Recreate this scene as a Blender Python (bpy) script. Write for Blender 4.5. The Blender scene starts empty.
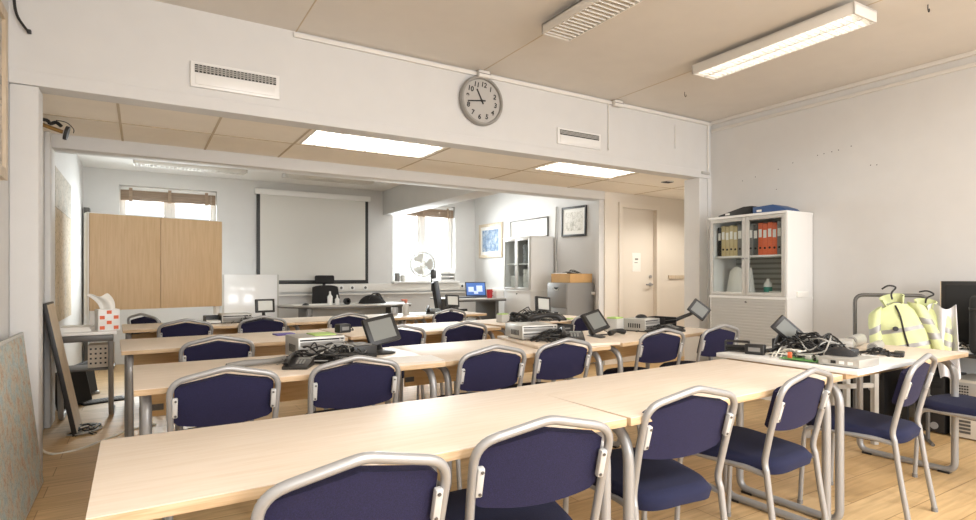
import bpy, bmesh, math, random
from mathutils import Vector, Matrix, Euler
random.seed(7)
PI = math.pi
COL = bpy.context.scene.collection
R = math.radians

# ------------------------------------------------------------------ mesh helpers
class MB:
    """collects shapes into one mesh"""
    def __init__(s):
        s.bm = bmesh.new(); s.mi = 0
    def m(s, i):
        s.mi = i; return s
    def _add(s, t, M=None):
        if M is not None: bmesh.ops.transform(t, matrix=M, verts=t.verts)
        for f in t.faces: f.material_index = s.mi
        me = bpy.data.meshes.new('tmp'); t.to_mesh(me); t.free()
        s.bm.from_mesh(me); bpy.data.meshes.remove(me)
        return s
    def box(s, x0, x1, y0, y1, z0, z1, bev=0, seg=2, M=None):
        t = bmesh.new()
        bmesh.ops.create_cube(t, size=1, matrix=Matrix.Translation(((x0+x1)/2, (y0+y1)/2, (z0+z1)/2)) @ Matrix.Diagonal((x1-x0, y1-y0, z1-z0, 1)))
        if bev: bmesh.ops.bevel(t, geom=t.edges[:], offset=bev, segments=seg, profile=.5, affect='EDGES', clamp_overlap=True)
        return s._add(t, M)
    def frame(s, x0, x1, y0, y1, z0, z1, w, bev=.003, M=None):
        s.box(x0, x0+w, y0, y1, z0, z1, bev, M=M).box(x1-w, x1, y0, y1, z0, z1, bev, M=M)
        return s.box(x0+w, x1-w, y0, y1, z0, z0+w, bev, M=M).box(x0+w, x1-w, y0, y1, z1-w, z1, bev, M=M)
    def cyl(s, p0, p1, r, r1=None, n=16, M=None):
        p0 = Vector(p0); p1 = Vector(p1); d = p1-p0
        t = bmesh.new()
        bmesh.ops.create_cone(t, cap_ends=True, segments=n, radius1=r, radius2=r if r1 is None else r1, depth=d.length)
        q = Vector((0, 0, 1)).rotation_difference(d.normalized()) if d.length else None
        Mx = Matrix.Translation((p0+p1)/2) @ q.to_matrix().to_4x4()
        return s._add(t, (M @ Mx) if M is not None else Mx)
    def tube(s, pts, r, n=10, closed=False, M=None, sub=0):
        P = [Vector(p) for p in pts]
        if sub: P = spline(P, sub, closed)
        Q = [P[0]]
        for p in P[1:]:
            if (p-Q[-1]).length > 1e-5: Q.append(p)
        P = Q; N = len(P)
        if isinstance(r, (list, tuple)) and len(r) != N:
            r = [r[min(int(q), len(r)-2)]*(1-(q-min(int(q), len(r)-2)))+r[min(int(q), len(r)-2)+1]*(q-min(int(q), len(r)-2)) for q in [i*(len(r)-1)/(N-1) for i in range(N)]]
        T = []
        for i in range(N):
            a = P[i-1] if (i > 0 or closed) else P[0]
            b = P[(i+1) % N] if (i < N-1 or closed) else P[-1]
            v = (b-a); T.append(v.normalized() if v.length > 1e-9 else Vector((0, 0, 1)))
        up = Vector((0, 0, 1)) if abs(T[0].z) < .9 else Vector((1, 0, 0))
        u = T[0].cross(up).normalized()
        t = bmesh.new(); rings = []
        for i in range(N):
            if i: u = (T[i-1].rotation_difference(T[i])) @ u
            u = (u - T[i]*u.dot(T[i])).normalized(); w = T[i].cross(u)
            rr = r[i] if isinstance(r, (list, tuple)) else r
            rings.append([t.verts.new(P[i]+(u*math.cos(2*PI*k/n)+w*math.sin(2*PI*k/n))*rr) for k in range(n)])
        for i in range(N if closed else N-1):
            A = rings[i]; B = rings[(i+1) % N]; off = 0
            if closed and i == N-1:
                off = min(range(n), key=lambda o: (B[o].co-A[0].co).length)
            for k in range(n):
                t.faces.new((A[k], A[(k+1) % n], B[(k+1+off) % n], B[(k+off) % n]))
        if not closed:
            t.faces.new(rings[0][::-1]); t.faces.new(rings[-1])
        bmesh.ops.recalc_face_normals(t, faces=t.faces[:])
        return s._add(t, M)
    def lathe(s, prof, n=24, M=None):
        t = bmesh.new(); rings = []
        for r, z in prof:
            rings.append([t.verts.new((max(r, 1e-4)*math.cos(2*PI*k/n), max(r, 1e-4)*math.sin(2*PI*k/n), z)) for k in range(n)])
        for a, b in zip(rings, rings[1:]):
            for k in range(n): t.faces.new((a[k], a[(k+1) % n], b[(k+1) % n], b[k]))
        t.faces.new(rings[0][::-1]); t.faces.new(rings[-1])
        bmesh.ops.recalc_face_normals(t, faces=t.faces[:])
        return s._add(t, M)
    def prism(s, poly, h0, h1, axis='z', bev=0, M=None):
        """polygon of (a, b) extruded from h0 to h1 along an axis"""
        t = bmesh.new()
        def mk(a, b, h): return {'z': (a, b, h), 'y': (a, h, b), 'x': (h, a, b)}[axis]
        A = [t.verts.new(mk(a, b, h0)) for a, b in poly]; B = [t.verts.new(mk(a, b, h1)) for a, b in poly]
        n = len(poly)
        t.faces.new(A); t.faces.new(B[::-1])
        for k in range(n): t.faces.new((A[k], B[k], B[(k+1) % n], A[(k+1) % n]))
        bmesh.ops.recalc_face_normals(t, faces=t.faces[:])
        if bev: bmesh.ops.bevel(t, geom=t.edges[:], offset=bev, segments=2, profile=.5, affect='EDGES', clamp_overlap=True)
        return s._add(t, M)
    def grid(s, f, nu, nv, thick=0, M=None):
        """surface f(u, v), u and v in 0..1, with optional thickness"""
        t = bmesh.new()
        V = [[t.verts.new(f(i/nu, j/nv)) for j in range(nv+1)] for i in range(nu+1)]
        for i in range(nu):
            for j in range(nv): t.faces.new((V[i][j], V[i+1][j], V[i+1][j+1], V[i][j+1]))
        bmesh.ops.recalc_face_normals(t, faces=t.faces[:])
        if thick: bmesh.ops.solidify(t, geom=t.faces[:], thickness=thick)
        return s._add(t, M)
    def build(s, name, mats, parent=None, loc=(0, 0, 0), rz=0, smooth=True, ang=38):
        me = bpy.data.meshes.new(name); s.bm.to_mesh(me); s.bm.free()
        for mm in (mats if isinstance(mats, (list, tuple)) else [mats]): me.materials.append(mm)
        if smooth:
            me.shade_smooth(); me.set_sharp_from_angle(angle=R(ang))
        o = bpy.data.objects.new(name, me); COL.objects.link(o)
        o.location = loc; o.rotation_euler = (0, 0, rz)
        if parent: o.parent = parent
        return o

def spline(P, sub, closed=False):
    out = []; N = len(P)
    for i in range(N if closed else N-1):
        p0 = P[i-1] if (i or closed) else P[0]; p1 = P[i]; p2 = P[(i+1) % N]
        p3 = P[(i+2) % N] if (closed or i+2 < N) else P[-1]
        for k in range(sub):
            t = k/sub
            out.append(.5*((2*p1)+(p2-p0)*t+(2*p0-5*p1+4*p2-p3)*t*t+(3*p1-p0-3*p2+p3)*t**3))
    if not closed: out.append(P[-1].copy())
    return out

def fillet(P, r, seg=6, closed=False):
    """polyline with rounded corners"""
    P = [Vector(p) for p in P]; out = []; N = len(P)
    for i in range(N):
        if not closed and i in (0, N-1): out.append(P[i]); continue
        a, b, c = P[i-1], P[i], P[(i+1) % N]
        rr = r[i] if isinstance(r, (list, tuple)) else r
        d1 = min(rr, (a-b).length*.49); d2 = min(rr, (c-b).length*.49)
        s = b+(a-b).normalized()*d1; e = b+(c-b).normalized()*d2
        for k in range(seg+1):
            t = k/seg; out.append(s*(1-t)**2+b*2*t*(1-t)+e*t*t)
    return out

def tag(o, label, cat, group=None, kind=None):
    o['label'] = label; o['category'] = cat
    if group: o['group'] = group
    if kind: o['kind'] = kind
    return o
def thing(name, label, cat, loc=(0, 0, 0), rz=0, group=None):
    o = bpy.data.objects.new(name, None); COL.objects.link(o)
    o.empty_display_size = .1
    o.location = loc; o.rotation_euler = (0, 0, rz)
    return tag(o, label, cat, group)
def kids(o): return [c for c in bpy.data.objects if c.parent == o]
def dup(o, loc, rz, label, group=None):
    r = o.copy(); COL.objects.link(r); r.location = loc; r.rotation_euler = (0, 0, rz)
    r['label'] = label
    if group: r['group'] = group
    for ch in kids(o):
        c = ch.copy(); COL.objects.link(c); c.parent = r
        for g in kids(ch):
            d = g.copy(); COL.objects.link(d); d.parent = c
    return r
def struct(o):
    o['kind'] = 'structure'; return o

# ------------------------------------------------------------------ materials
def srgb(r, g, b):
    f = lambda c: (c/255/12.92) if c/255 <= .04045 else ((c/255+.055)/1.055)**2.4
    return (f(r), f(g), f(b), 1)
def mat(name, col, rough=.5, metal=0, spec=.5, noise=0, nscale=30, bump=0, bscale=200, coat=0, emit=0, sheen=0):
    m = bpy.data.materials.new(name); m.use_nodes = True
    nt = m.node_tree; b = nt.nodes['Principled BSDF']
    b.inputs['Base Color'].default_value = col; b.inputs['Roughness'].default_value = rough
    b.inputs['Metallic'].default_value = metal; b.inputs['Specular IOR Level'].default_value = spec
    b.inputs['Coat Weight'].default_value = coat
    if sheen: b.inputs['Sheen Weight'].default_value = sheen
    if emit:
        b.inputs['Emission Color'].default_value = col; b.inputs['Emission Strength'].default_value = emit
    tc = nt.nodes.new('ShaderNodeTexCoord')
    if noise:
        n = nt.nodes.new('ShaderNodeTexNoise'); n.inputs['Scale'].default_value = nscale; n.inputs['Detail'].default_value = 4
        nt.links.new(tc.outputs['Object'], n.inputs['Vector'])
        r = nt.nodes.new('ShaderNodeMapRange'); r.inputs[1].default_value = .3; r.inputs[2].default_value = .7
        r.inputs[3].default_value = 1-noise; r.inputs[4].default_value = 1+noise
        nt.links.new(n.outputs['Fac'], r.inputs[0])
        mx = nt.nodes.new('ShaderNodeVectorMath'); mx.operation = 'SCALE'; mx.inputs[0].default_value = col[:3]
        nt.links.new(r.outputs[0], mx.inputs['Scale']); nt.links.new(mx.outputs[0], b.inputs['Base Color'])
    if bump:
        n = nt.nodes.new('ShaderNodeTexNoise'); n.inputs['Scale'].default_value = bscale
        nt.links.new(tc.outputs['Object'], n.inputs['Vector'])
        bp = nt.nodes.new('ShaderNodeBump'); bp.inputs['Strength'].default_value = bump; bp.inputs['Distance'].default_value = .002
        nt.links.new(n.outputs['Fac'], bp.inputs['Height']); nt.links.new(bp.outputs[0], b.inputs['Normal'])
    return m
def ramp(nt, src, stops):
    r = nt.nodes.new('ShaderNodeValToRGB'); e = r.color_ramp.elements
    while len(e) < len(stops): e.new(.5)
    for k, (p, c) in enumerate(stops): e[k].position = p; e[k].color = c
    nt.links.new(src, r.inputs[0]); return r
def wood(name, c1, c2, scale=(1.5, 22, 22), rough=.4, amount=1):
    m = bpy.data.materials.new(name); m.use_nodes = True; nt = m.node_tree; b = nt.nodes['Principled BSDF']
    tc = nt.nodes.new('ShaderNodeTexCoord'); mp = nt.nodes.new('ShaderNodeMapping'); mp.inputs['Scale'].default_value = scale
    nt.links.new(tc.outputs['Object'], mp.inputs[0])
    n = nt.nodes.new('ShaderNodeTexNoise'); n.inputs['Scale'].default_value = 2.2; n.inputs['Detail'].default_value = 6; n.inputs['Distortion'].default_value = .6
    nt.links.new(mp.outputs[0], n.inputs['Vector'])
    r = ramp(nt, n.outputs['Fac'], [(.32, c2), (.62, c1)])
    nt.links.new(r.outputs[0], b.inputs['Base Color']); b.inputs['Roughness'].default_value = rough
    return m
def floor_mat():
    m = bpy.data.materials.new('laminate_floor'); m.use_nodes = True; nt = m.node_tree; b = nt.nodes['Principled BSDF']
    tc = nt.nodes.new('ShaderNodeTexCoord')
    br = nt.nodes.new('ShaderNodeTexBrick'); br.offset = .37
    br.inputs['Color1'].default_value = srgb(220, 188, 140); br.inputs['Color2'].default_value = srgb(202, 166, 115)
    br.inputs['Mortar'].default_value = srgb(160, 126, 84); br.inputs['Scale'].default_value = 1
    br.inputs['Mortar Size'].default_value = .0025; br.inputs['Brick Width'].default_value = 1.2; br.inputs['Row Height'].default_value = .19
    br.inputs['Mortar Smooth'].default_value = .3
    mp0 = nt.nodes.new('ShaderNodeMapping'); mp0.inputs['Rotation'].default_value = (0, 0, R(0))
    nt.links.new(tc.outputs['Object'], mp0.inputs[0]); nt.links.new(mp0.outputs[0], br.inputs['Vector'])
    mp = nt.nodes.new('ShaderNodeMapping'); mp.inputs['Scale'].default_value = (1.3, 16, 1); nt.links.new(mp0.outputs[0], mp.inputs[0])
    n = nt.nodes.new('ShaderNodeTexNoise'); n.inputs['Scale'].default_value = 2; n.inputs['Detail'].default_value = 7; n.inputs['Distortion'].default_value = .7
    nt.links.new(mp.outputs[0], n.inputs['Vector'])
    r = ramp(nt, n.outputs['Fac'], [(.3, (.62, .58, .52, 1)), (.68, (1, 1, 1, 1))])
    mx = nt.nodes.new('ShaderNodeMix'); mx.data_type = 'RGBA'; mx.blend_type = 'MULTIPLY'; mx.inputs[0].default_value = .7
    nt.links.new(br.outputs['Color'], mx.inputs[6]); nt.links.new(r.outputs[0], mx.inputs[7]); nt.links.new(mx.outputs[2], b.inputs['Base Color'])
    b.inputs['Roughness'].default_value = .45
    return m
def map_mat(name, stops, s1=6, s2=26):
    m = bpy.data.materials.new(name); m.use_nodes = True; nt = m.node_tree; b = nt.nodes['Principled BSDF']
    tc = nt.nodes.new('ShaderNodeTexCoord')
    n = nt.nodes.new('ShaderNodeTexNoise'); n.inputs['Scale'].default_value = s1; n.inputs['Detail'].default_value = 9; n.inputs['Roughness'].default_value = .68
    nt.links.new(tc.outputs['Object'], n.inputs['Vector'])
    r = ramp(nt, n.outputs['Fac'], stops)
    v = nt.nodes.new('ShaderNodeTexVoronoi'); v.feature = 'DISTANCE_TO_EDGE'; v.inputs['Scale'].default_value = s2
    nz = nt.nodes.new('ShaderNodeVectorMath'); nz.operation = 'MULTIPLY_ADD'; nz.inputs[1].default_value = (.12,)*3
    nt.links.new(n.outputs['Color'], nz.inputs[0]); nt.links.new(tc.outputs['Object'], nz.inputs[2]); nt.links.new(nz.outputs[0], v.inputs['Vector'])
    r2 = ramp(nt, v.outputs['Distance'], [(0, (.35, .33, .32, 1)), (.06, (1, 1, 1, 1))])
    mx = nt.nodes.new('ShaderNodeMix'); mx.data_type = 'RGBA'; mx.blend_type = 'MULTIPLY'; mx.inputs[0].default_value = .6
    nt.links.new(r.outputs[0], mx.inputs[6]); nt.links.new(r2.outputs[0], mx.inputs[7]); nt.links.new(mx.outputs[2], b.inputs['Base Color'])
    b.inputs['Roughness'].default_value = .85; b.inputs['Specular IOR Level'].default_value = .2
    return m
def glass_mat():
    m = bpy.data.materials.new('clear_glass'); m.use_nodes = True; nt = m.node_tree
    for n in list(nt.nodes):
        if n.type == 'BSDF_PRINCIPLED': nt.nodes.remove(n)
    o = [n for n in nt.nodes if n.type == 'OUTPUT_MATERIAL'][0]
    t = nt.nodes.new('ShaderNodeBsdfTransparent'); t.inputs[0].default_value = (.93, .95, .95, 1)
    g = nt.nodes.new('ShaderNodeBsdfGlossy'); g.inputs['Roughness'].default_value = .03
    f = nt.nodes.new('ShaderNodeFresnel'); f.inputs[0].default_value = 1.35
    x = nt.nodes.new('ShaderNodeMixShader')
    ge = nt.nodes.new('ShaderNodeNewGeometry'); su = nt.nodes.new('ShaderNodeMath'); su.operation = 'SUBTRACT'; su.use_clamp = True
    nt.links.new(f.outputs[0], su.inputs[0]); nt.links.new(ge.outputs['Backfacing'], su.inputs[1])
    nt.links.new(su.outputs[0], x.inputs[0]); nt.links.new(t.outputs[0], x.inputs[1]); nt.links.new(g.outputs[0], x.inputs[2]); nt.links.new(x.outputs[0], o.inputs[0])
    return m
def stripe_mat(name, c1, c2, scale, axis='Z', rough=.4):
    m = bpy.data.materials.new(name); m.use_nodes = True; nt = m.node_tree; b = nt.nodes['Principled BSDF']
    tc = nt.nodes.new('ShaderNodeTexCoord'); w = nt.nodes.new('ShaderNodeTexWave'); w.bands_direction = axis; w.inputs['Scale'].default_value = scale
    w.wave_profile = 'SIN'
    nt.links.new(tc.outputs['Object'], w.inputs[0]); r = ramp(nt, w.outputs['Fac'], [(.25, c1), (.5, c2)])
    nt.links.new(r.outputs[0], b.inputs['Base Color']); b.inputs['Roughness'].default_value = rough
    return m

WALL = mat('painted_wall', srgb(212, 211, 209), .75, noise=.015, nscale=6, bump=.15, bscale=120)
CEIL = mat('ceiling_panel', srgb(218, 213, 206), .85, noise=.02, nscale=5)
SOFF = mat('soffit_tile', srgb(244, 237, 225), .85, noise=.02, nscale=5)
SEAM = mat('tile_seam', srgb(196, 180, 154), .8)
TRIM = mat('white_trim', srgb(226, 223, 217), .5)
FLOOR = floor_mat()
LAM = wood('birch_laminate', srgb(223, 209, 192), srgb(216, 200, 180), (2.0, 26, 26), .5)
EDGE = wood('edge_band', srgb(204, 178, 144), srgb(184, 154, 116), (3, 3, 60), .45)
PANEL = wood('beech_panel', srgb(218, 182, 130), srgb(202, 162, 108), (2, 26, 26), .42)
OAK = wood('oak_veneer', srgb(214, 185, 147), srgb(204, 173, 133), (24, 24, 1.4), .5)
STEEL = mat('grey_tube_steel', srgb(160, 160, 160), .35, .35)
BRK = mat('bracket_grey', srgb(190, 190, 188), .4)
STEELD = mat('dark_grey_steel', srgb(100, 98, 95), .45, .5)
NAVY = mat('navy_fabric', srgb(27, 25, 58), .95, noise=.38, nscale=330, bump=.5, bscale=500)
NAVYS = mat('navy_seat_fabric', srgb(22, 26, 56), .95, noise=.3, nscale=330, bump=.5, bscale=500)
BLACK = mat('black_plastic', srgb(34, 33, 33), .45, noise=.1, nscale=40)
BLACKF = mat('black_fabric', srgb(38, 36, 36), .9, noise=.2, nscale=200)
DARK = mat('dark_recess', srgb(22, 21, 20), .7)
GREYP = mat('grey_plastic', srgb(128, 126, 122), .5)
LGREY = mat('light_grey_plastic', srgb(188, 186, 180), .45)
SILVER = mat('silver_case', srgb(178, 176, 170), .35, .3)
WHITE = mat('white_lacquer', srgb(232, 231, 228), .3)
WHITEG = mat('glossy_white', srgb(236, 237, 238), .12)
WHITEP = mat('white_paper', srgb(238, 236, 230), .8)
SCREEN = mat('grey_lcd', srgb(122, 124, 120), .4, spec=.25)
SCREENB = mat('pale_lcd', srgb(205, 207, 202), .4, spec=.25)
CABLE = mat('black_cable', srgb(30, 29, 28), .5)
CABLEG = mat('grey_cable', srgb(150, 148, 142), .5)
CABLEW = mat('white_cable', srgb(226, 222, 210), .5)
GLASS = glass_mat()
CARD = mat('cardboard', srgb(196, 156, 104), .85, noise=.05, nscale=12)
HIVIS = mat('hi_vis_yellow', srgb(208, 215, 162), .85, noise=.06, nscale=18, bump=.4, bscale=60)
REFL = mat('reflective_tape', srgb(158, 158, 156), .4, .2)
RED = mat('red_plastic', srgb(178, 34, 40), .4)
ORANGE = mat('orange_folder', srgb(226, 108, 66), .6)
TAN = mat('tan_folder', srgb(202, 184, 140), .6)
BLUE = mat('blue_folder', srgb(52, 82, 130), .5)
GREEN = mat('green_board', srgb(86, 142, 70), .5)
LIME = mat('lime_pad', srgb(170, 200, 110), .6)
BRASS = mat('aged_brass', srgb(146, 112, 62), .4, .6)
BROWNB = wood('blind_slats', srgb(166, 144, 122), srgb(140, 118, 98), (2, 20, 40), .6)
PALEW = wood('pale_pine', srgb(208, 192, 168), srgb(190, 172, 146), (20, 20, 2), .5)
CLOCKF = mat('clock_face', srgb(180, 177, 172), .4)
LAMPW = mat('lamp_housing', srgb(228, 225, 219), .4)
def emis(name, col, s):
    return mat(name, col, .5, emit=s)
TUBE = emis('lit_tube', (1, .97, .92, 1), 6)
TUBE2 = emis('lit_tube_soffit', (1, .96, .9, 1), 22)
LAPS = emis('laptop_screen', srgb(70, 110, 180), .3)
LAPW = emis('laptop_window', srgb(200, 215, 240), .35)
MAPA = map_mat('town_map', [(.3, srgb(160, 180, 184)), (.44, srgb(180, 190, 187)), (.54, srgb(194, 186, 168)), (.64, srgb(188, 160, 140)), (.8, srgb(200, 196, 182))], 13, 30)
MAPB = map_mat('grey_map', [(.3, srgb(176, 176, 168)), (.55, srgb(200, 192, 178)), (.75, srgb(160, 158, 150))], 5, 14)
MAPC = map_mat('tan_map', [(.3, srgb(186, 168, 138)), (.55, srgb(206, 190, 164)), (.75, srgb(164, 160, 150))], 5, 14)
PICB = map_mat('blue_print', [(.35, srgb(108, 132, 166)), (.5, srgb(150, 170, 194)), (.65, srgb(196, 204, 210))], 9, 10)
PICG = map_mat('sketch_print', [(.4, srgb(240, 238, 232)), (.55, srgb(226, 224, 216)), (.68, srgb(160, 160, 140))], 7, 16)

# ------------------------------------------------------------------ camera
C = bpy.data.cameras.new('camera'); cam = bpy.data.objects.new('camera', C); COL.objects.link(cam)
C.sensor_width = 36; C.lens = 566/976*36; C.shift_y = 16/976; C.clip_start = .02
cam.location = (0, 0, 1.18); cam.rotation_euler = (R(90), 0, R(-31.5))
bpy.context.scene.camera = cam

# ------------------------------------------------------------------ the setting
XL, XR, YB, ZC = -.64, 5.5, 4.15, 2.92
def sbox(name, args, m, bev=0):
    return struct(MB().box(*args, bev=bev).build(name, m, smooth=False))
sbox('floor', (-.9, 7.2, -3.4, 9.4, -.1, 0), FLOOR)
# ceiling of the near room with its seams
mb = MB().box(XL-.2, XR+.3, -3.3, YB+.1, ZC, ZC+.1)
mb.m(1)
for x in (.94, 2.47, 3.98): mb.box(x-.004, x+.004, -3, YB, ZC-.002, ZC+.02)
mb.box(XL, XR, .5, .508, ZC-.002, ZC+.02)
struct(mb.build('ceiling', [CEIL, SEAM], smooth=False))
# left wall, right wall, unseen wall behind the camera, window openings added for light
sbox('wall_left', (XL-.2, XL, -3.3, 9.2, 0, 3), WALL)
sbox('wall_right', (XR, XR+.2, -3.3, 4.15, 0, 3), WALL)
mb = MB()
mb.box(XL-.2, XR+.2, -3.3, -3.1, 0, .85); mb.box(XL-.2, XR+.2, -3.3, -3.1, 2.45, 3)
for a, b in ((XL-.2, .2), (1.9, 2.9), (4.7, XR+.2)): mb.box(a, b, -3.3, -3.1, .85, 2.45)
struct(mb.build('wall_back', WALL, smooth=False))
# beam across the room
mb = MB().box(XL, XR+.2, YB, YB+.14, 2.32, ZC+.05)
mb.box(XL, XR+.2, YB-.008, YB+.15, 2.277, 2.36, .004)
struct(mb.build('wall_beam', [WALL], smooth=False))
mb = MB().box(XL, -.504, YB, YB+.16, 0, 2.277, .012)
struct(mb.build('wall_column_left', WALL))
mb = MB().box(5.31, XR+.02, YB+.002, YB+.21, 0, 2.277, .006)
mb.box(5.44, XR+.01, YB-.012, YB+.1, 0, 2.2765, .003)
struct(mb.build('wall_column_right', WALL, smooth=False))
# soffit ceiling with tile seams
mb = MB(); HX = (1.14, 2.26, 3.48, 4.56); y0, y1 = 4.38, 4.9
for a, b, c, d in ((XL, HX[0], YB+.14, 5.62), (HX[1], HX[2], YB+.14, 5.62), (HX[3], 7.0, YB+.14, 5.62), (HX[0], HX[1], YB+.14, y0), (HX[0], HX[1], y1, 5.62), (HX[2], HX[3], YB+.14, 4.33), (HX[2], HX[3], 4.79, 5.62)): mb.box(a, b, c, d, 2.30, 2.34)
mb.m(1)
for x in (-.13, .48, 1.1, 2.3, 3.44, 4.6, 5.78): mb.box(x-.008, x+.008, YB+.15, 5.58, 2.2965, 2.31)
mb.box(XL, 7, 4.93, 4.942, 2.2965, 2.31)
struct(mb.build('ceiling_soffit', [SOFF, SEAM], smooth=False))
mb = MB().box(XL, 5.235, 5.58, 5.8, 2.19, 2.9, .01)
struct(mb.build('wall_soffit_edge', WALL))
mb = MB().box(XL, -.6, 5.52, 5.8, 0, 2.3, .008)
struct(mb.build('wall_jamb_left', WALL))
# far room
sbox('ceiling_far', (XL-.1, 5.3, 5.75, 9.2, 2.6, 2.7), mat('far_ceiling', srgb(226, 224, 220), .8))
mb = MB().box(3.45, 3.75, 5.75, 9, 2.2, 2.65, .006)
struct(mb.build('wall_far_beam', WALL))
WX1 = (-.25, .93, 1.09, 2.4); WX2 = (3.62, 4.82, 1.09, 2.42)
mb = MB()
xs = [XL-.2, WX1[0], WX1[1], WX2[0], WX2[1], 5.5]
for i in (0, 2, 4): mb.box(xs[i], xs[i+1], 9, 9.25, 0, 2.7)
for w in (WX1, WX2):
    mb.box(w[0], w[1], 9, 9.25, 0, w[2]); mb.box(w[0], w[1], 9, 9.25, w[3], 2.7)
struct(mb.build('wall_far', WALL, smooth=False))
mb = MB().box(5.235, 5.4, 5.6, 9.2, 0, 2.7)
mb.box(5.15, 5.235, 5.6, 5.66, 0, 2.3, .004)
struct(mb.build('wall_far_right', WALL, smooth=False))
# corridor behind the right column
mb = MB().box(5.235, 5.5, 5.58, 5.75, 0, 2.35).box(6.22, 7.1, 5.58, 5.75, 0, 2.35).box(5.5, 6.22, 5.58, 5.75, 2.13, 2.35)
struct(mb.build('wall_corridor', mat('corridor_wall', srgb(222, 214, 202), .75), smooth=False))
sbox('wall_corridor_right', (6.95, 7.1, 4.1, 5.7, 0, 2.4), WALL)
sbox('wall_corridor_near', (5.7, 7.1, 4.05, 4.2, 0, 2.4), WALL)
sbox('trim_1', (6.45, 6.94, 5.56, 5.579, 1.14, 1.19), PALEW)
# door with frame, handle and notice
DOORM = mat('door_paint', srgb(224, 216, 204), .45)
mb = MB().box(5.52, 6.2, 5.615, 5.66, 0.005, 2.11, .003)
dr = struct(mb.build('door_1', DOORM))
mb = MB()
for a, b, z0, z1 in ((5.47, 5.53, 0, 2.105), (6.19, 6.25, 0, 2.105), (5.47, 6.25, 2.1055, 2.17)): mb.box(a, b, 5.55, 5.62, z0, z1)
mb.build('door_frame', DOORM, dr)
mb = MB().cyl((6.12, 5.615, 1.06), (6.12, 5.56, 1.06), .012).cyl((6.12, 5.565, 1.06), (6.0, 5.565, 1.06), .011).cyl((6.12, 5.616, 1.06), (6.12, 5.606, 1.06), .027)
mb.build('door_handle', STEEL, dr)
MB().cyl((6.12, 5.616, 1.17), (6.12, 5.6, 1.17), .024).build('lock_cylinder', STEEL, dr)
no = MB().box(5.77, 5.93, 5.609, 5.6145, 1.24, 1.5).m(1).box(5.82, 5.88, 5.608, 5.6095, 1.4, 1.425).box(5.81, 5.87, 5.608, 5.6095, 1.36, 1.37).build('paper_notice', [WHITEP, GREYP], smooth=False)
tag(no, 'white paper notice taped on the cream corridor door', 'notice')

# windows of the far room, and unseen ones added behind the camera for light
def window(name, x0, x1, z0, z1, y, n=2):
    fr = MB()
    w = .05
    fr.frame(x0, x1, y, y+.06, z0, z1, w, .004)
    for k in range(1, n):
        x = x0+(x1-x0)*k/n; fr.box(x-.035, x+.035, y-.005, y+.055, z0+w, z1-w, .004)
    o = struct(fr.build(name, WHITE))
    for k in range(n):
        a = x0+(x1-x0)*k/n+.035; b = x0+(x1-x0)*(k+1)/n-.035
        sf = MB()
        sf.frame(a, b, y+.008, y+.05, z0+w, z1-w, .04, .003)
        sf.build('sash', WHITE, o)
        MB().box(a+.03, b-.03, y+.025, y+.031, z0+.08, z1-.08).build('pane', GLASS, o, smooth=False)
    MB().box(x0-.02, x1+.02, y-.28, y, z0-.03, z0+.002, .004).build('window_sill', WHITE, o)
    return o
window('window_1', *WX1, 9.14); window('window_2', *WX2, 9.14, 2)
for k, (a, b) in enumerate(((.2, 1.9), (2.9, 4.7))):
    o = MB()
    for p, q, c, d in ((a, a+.06, .85, 2.45), (b-.06, b, .85, 2.45), (a, b, .85, .91), (a, b, 2.39, 2.45), ((a+b)/2-.04, (a+b)/2+.04, .85, 2.45)): o.box(p, q, -3.25, -3.18, c, d)
    struct(o.build('window_%d' % (k+3), WHITE))
def blind(x0, x1, ztop, drop, label):
    t = thing('window_blind', label, 'blind', ((x0+x1)/2, 9.06, ztop))
    h = (x1-x0)/2-.015
    MB().box(-h, h, -.025, .025, -.035, 0, .004).build('head_rail', WHITE, t)
    mb = MB()
    n = 9
    for i in range(n):
        z = -.04-drop*i/n; mb.box(-h, h, -.026, .026, z-drop/n*.8, z, .003)
    mb.build('slat_stack', BROWNB, t)
    for x in (-h*.8, 0, h*.8): MB().box(x-.02, x+.02, -.03, -.027, -.05-drop, -.01).build('ladder_tape', BROWNB, t)
    mb = MB().cyl((h*.9, -.032, -.04), (h*.9, -.032, -.55), .002, n=6); mb.build('pull_cord', CABLEW, t)
blind(WX1[0], WX1[1], WX1[3]-.02, .14, 'brown wooden blind raised at the top of the window behind the oak cabinet')
blind(WX2[0], WX2[1], WX2[3]-.02, .14, 'brown wooden blind raised at the top of the window with the fan')
# skirtings
sbox('baseboard_right', (XR-.012, XR, -3, YB, 0, .07), TRIM)
sbox('baseboard_left', (XL, XL+.012, -3, YB, 0, .07), TRIM)
# picture-rail strip on the right wall
mb = MB().box(XR-.018, XR, -3, YB-.02, 2.80, 2.83, .003).box(XR-.03, XR, -3, YB-.02, 2.885, 2.92, .004)
struct(mb.build('trim_2', TRIM))
# conduits along the top of the beam and down its end
mb = MB().box(.92, XR, YB-.022, YB, 2.875, 2.905, .003)
struct(mb.build('trim_3', TRIM))
mb = MB().tube([(3.93, YB-.012, 2.88), (3.93, YB-.012, 2.42)], .006, 8).tube([(5.44, YB-.012, 2.88), (5.44, YB-.012, 2.34)], .01, 8).tube([(4.9, YB-.01, 2.8), (4.9, YB-.01, 2.55)], .004, 6)
struct(mb.build('trim_4', TRIM))
mb = MB().box(5.33, 5.46, YB-.025, YB, 2.32, 2.35, .006); struct(mb.build('trim_5', LGREY))
def jbox(x, label):
    t = thing('junction_box', label, 'junction box', (x, YB, 2.89))
    MB().box(-.055, .055, -.07, -.023, -.035, .025, .01).build('box_body', TRIM, t)
    MB().box(-.06, .06, -.073, -.07, -.008, -.002).build('lid_seam', GREYP, t)
jbox(2.47, 'white electrical junction box right above the wall clock')
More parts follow.
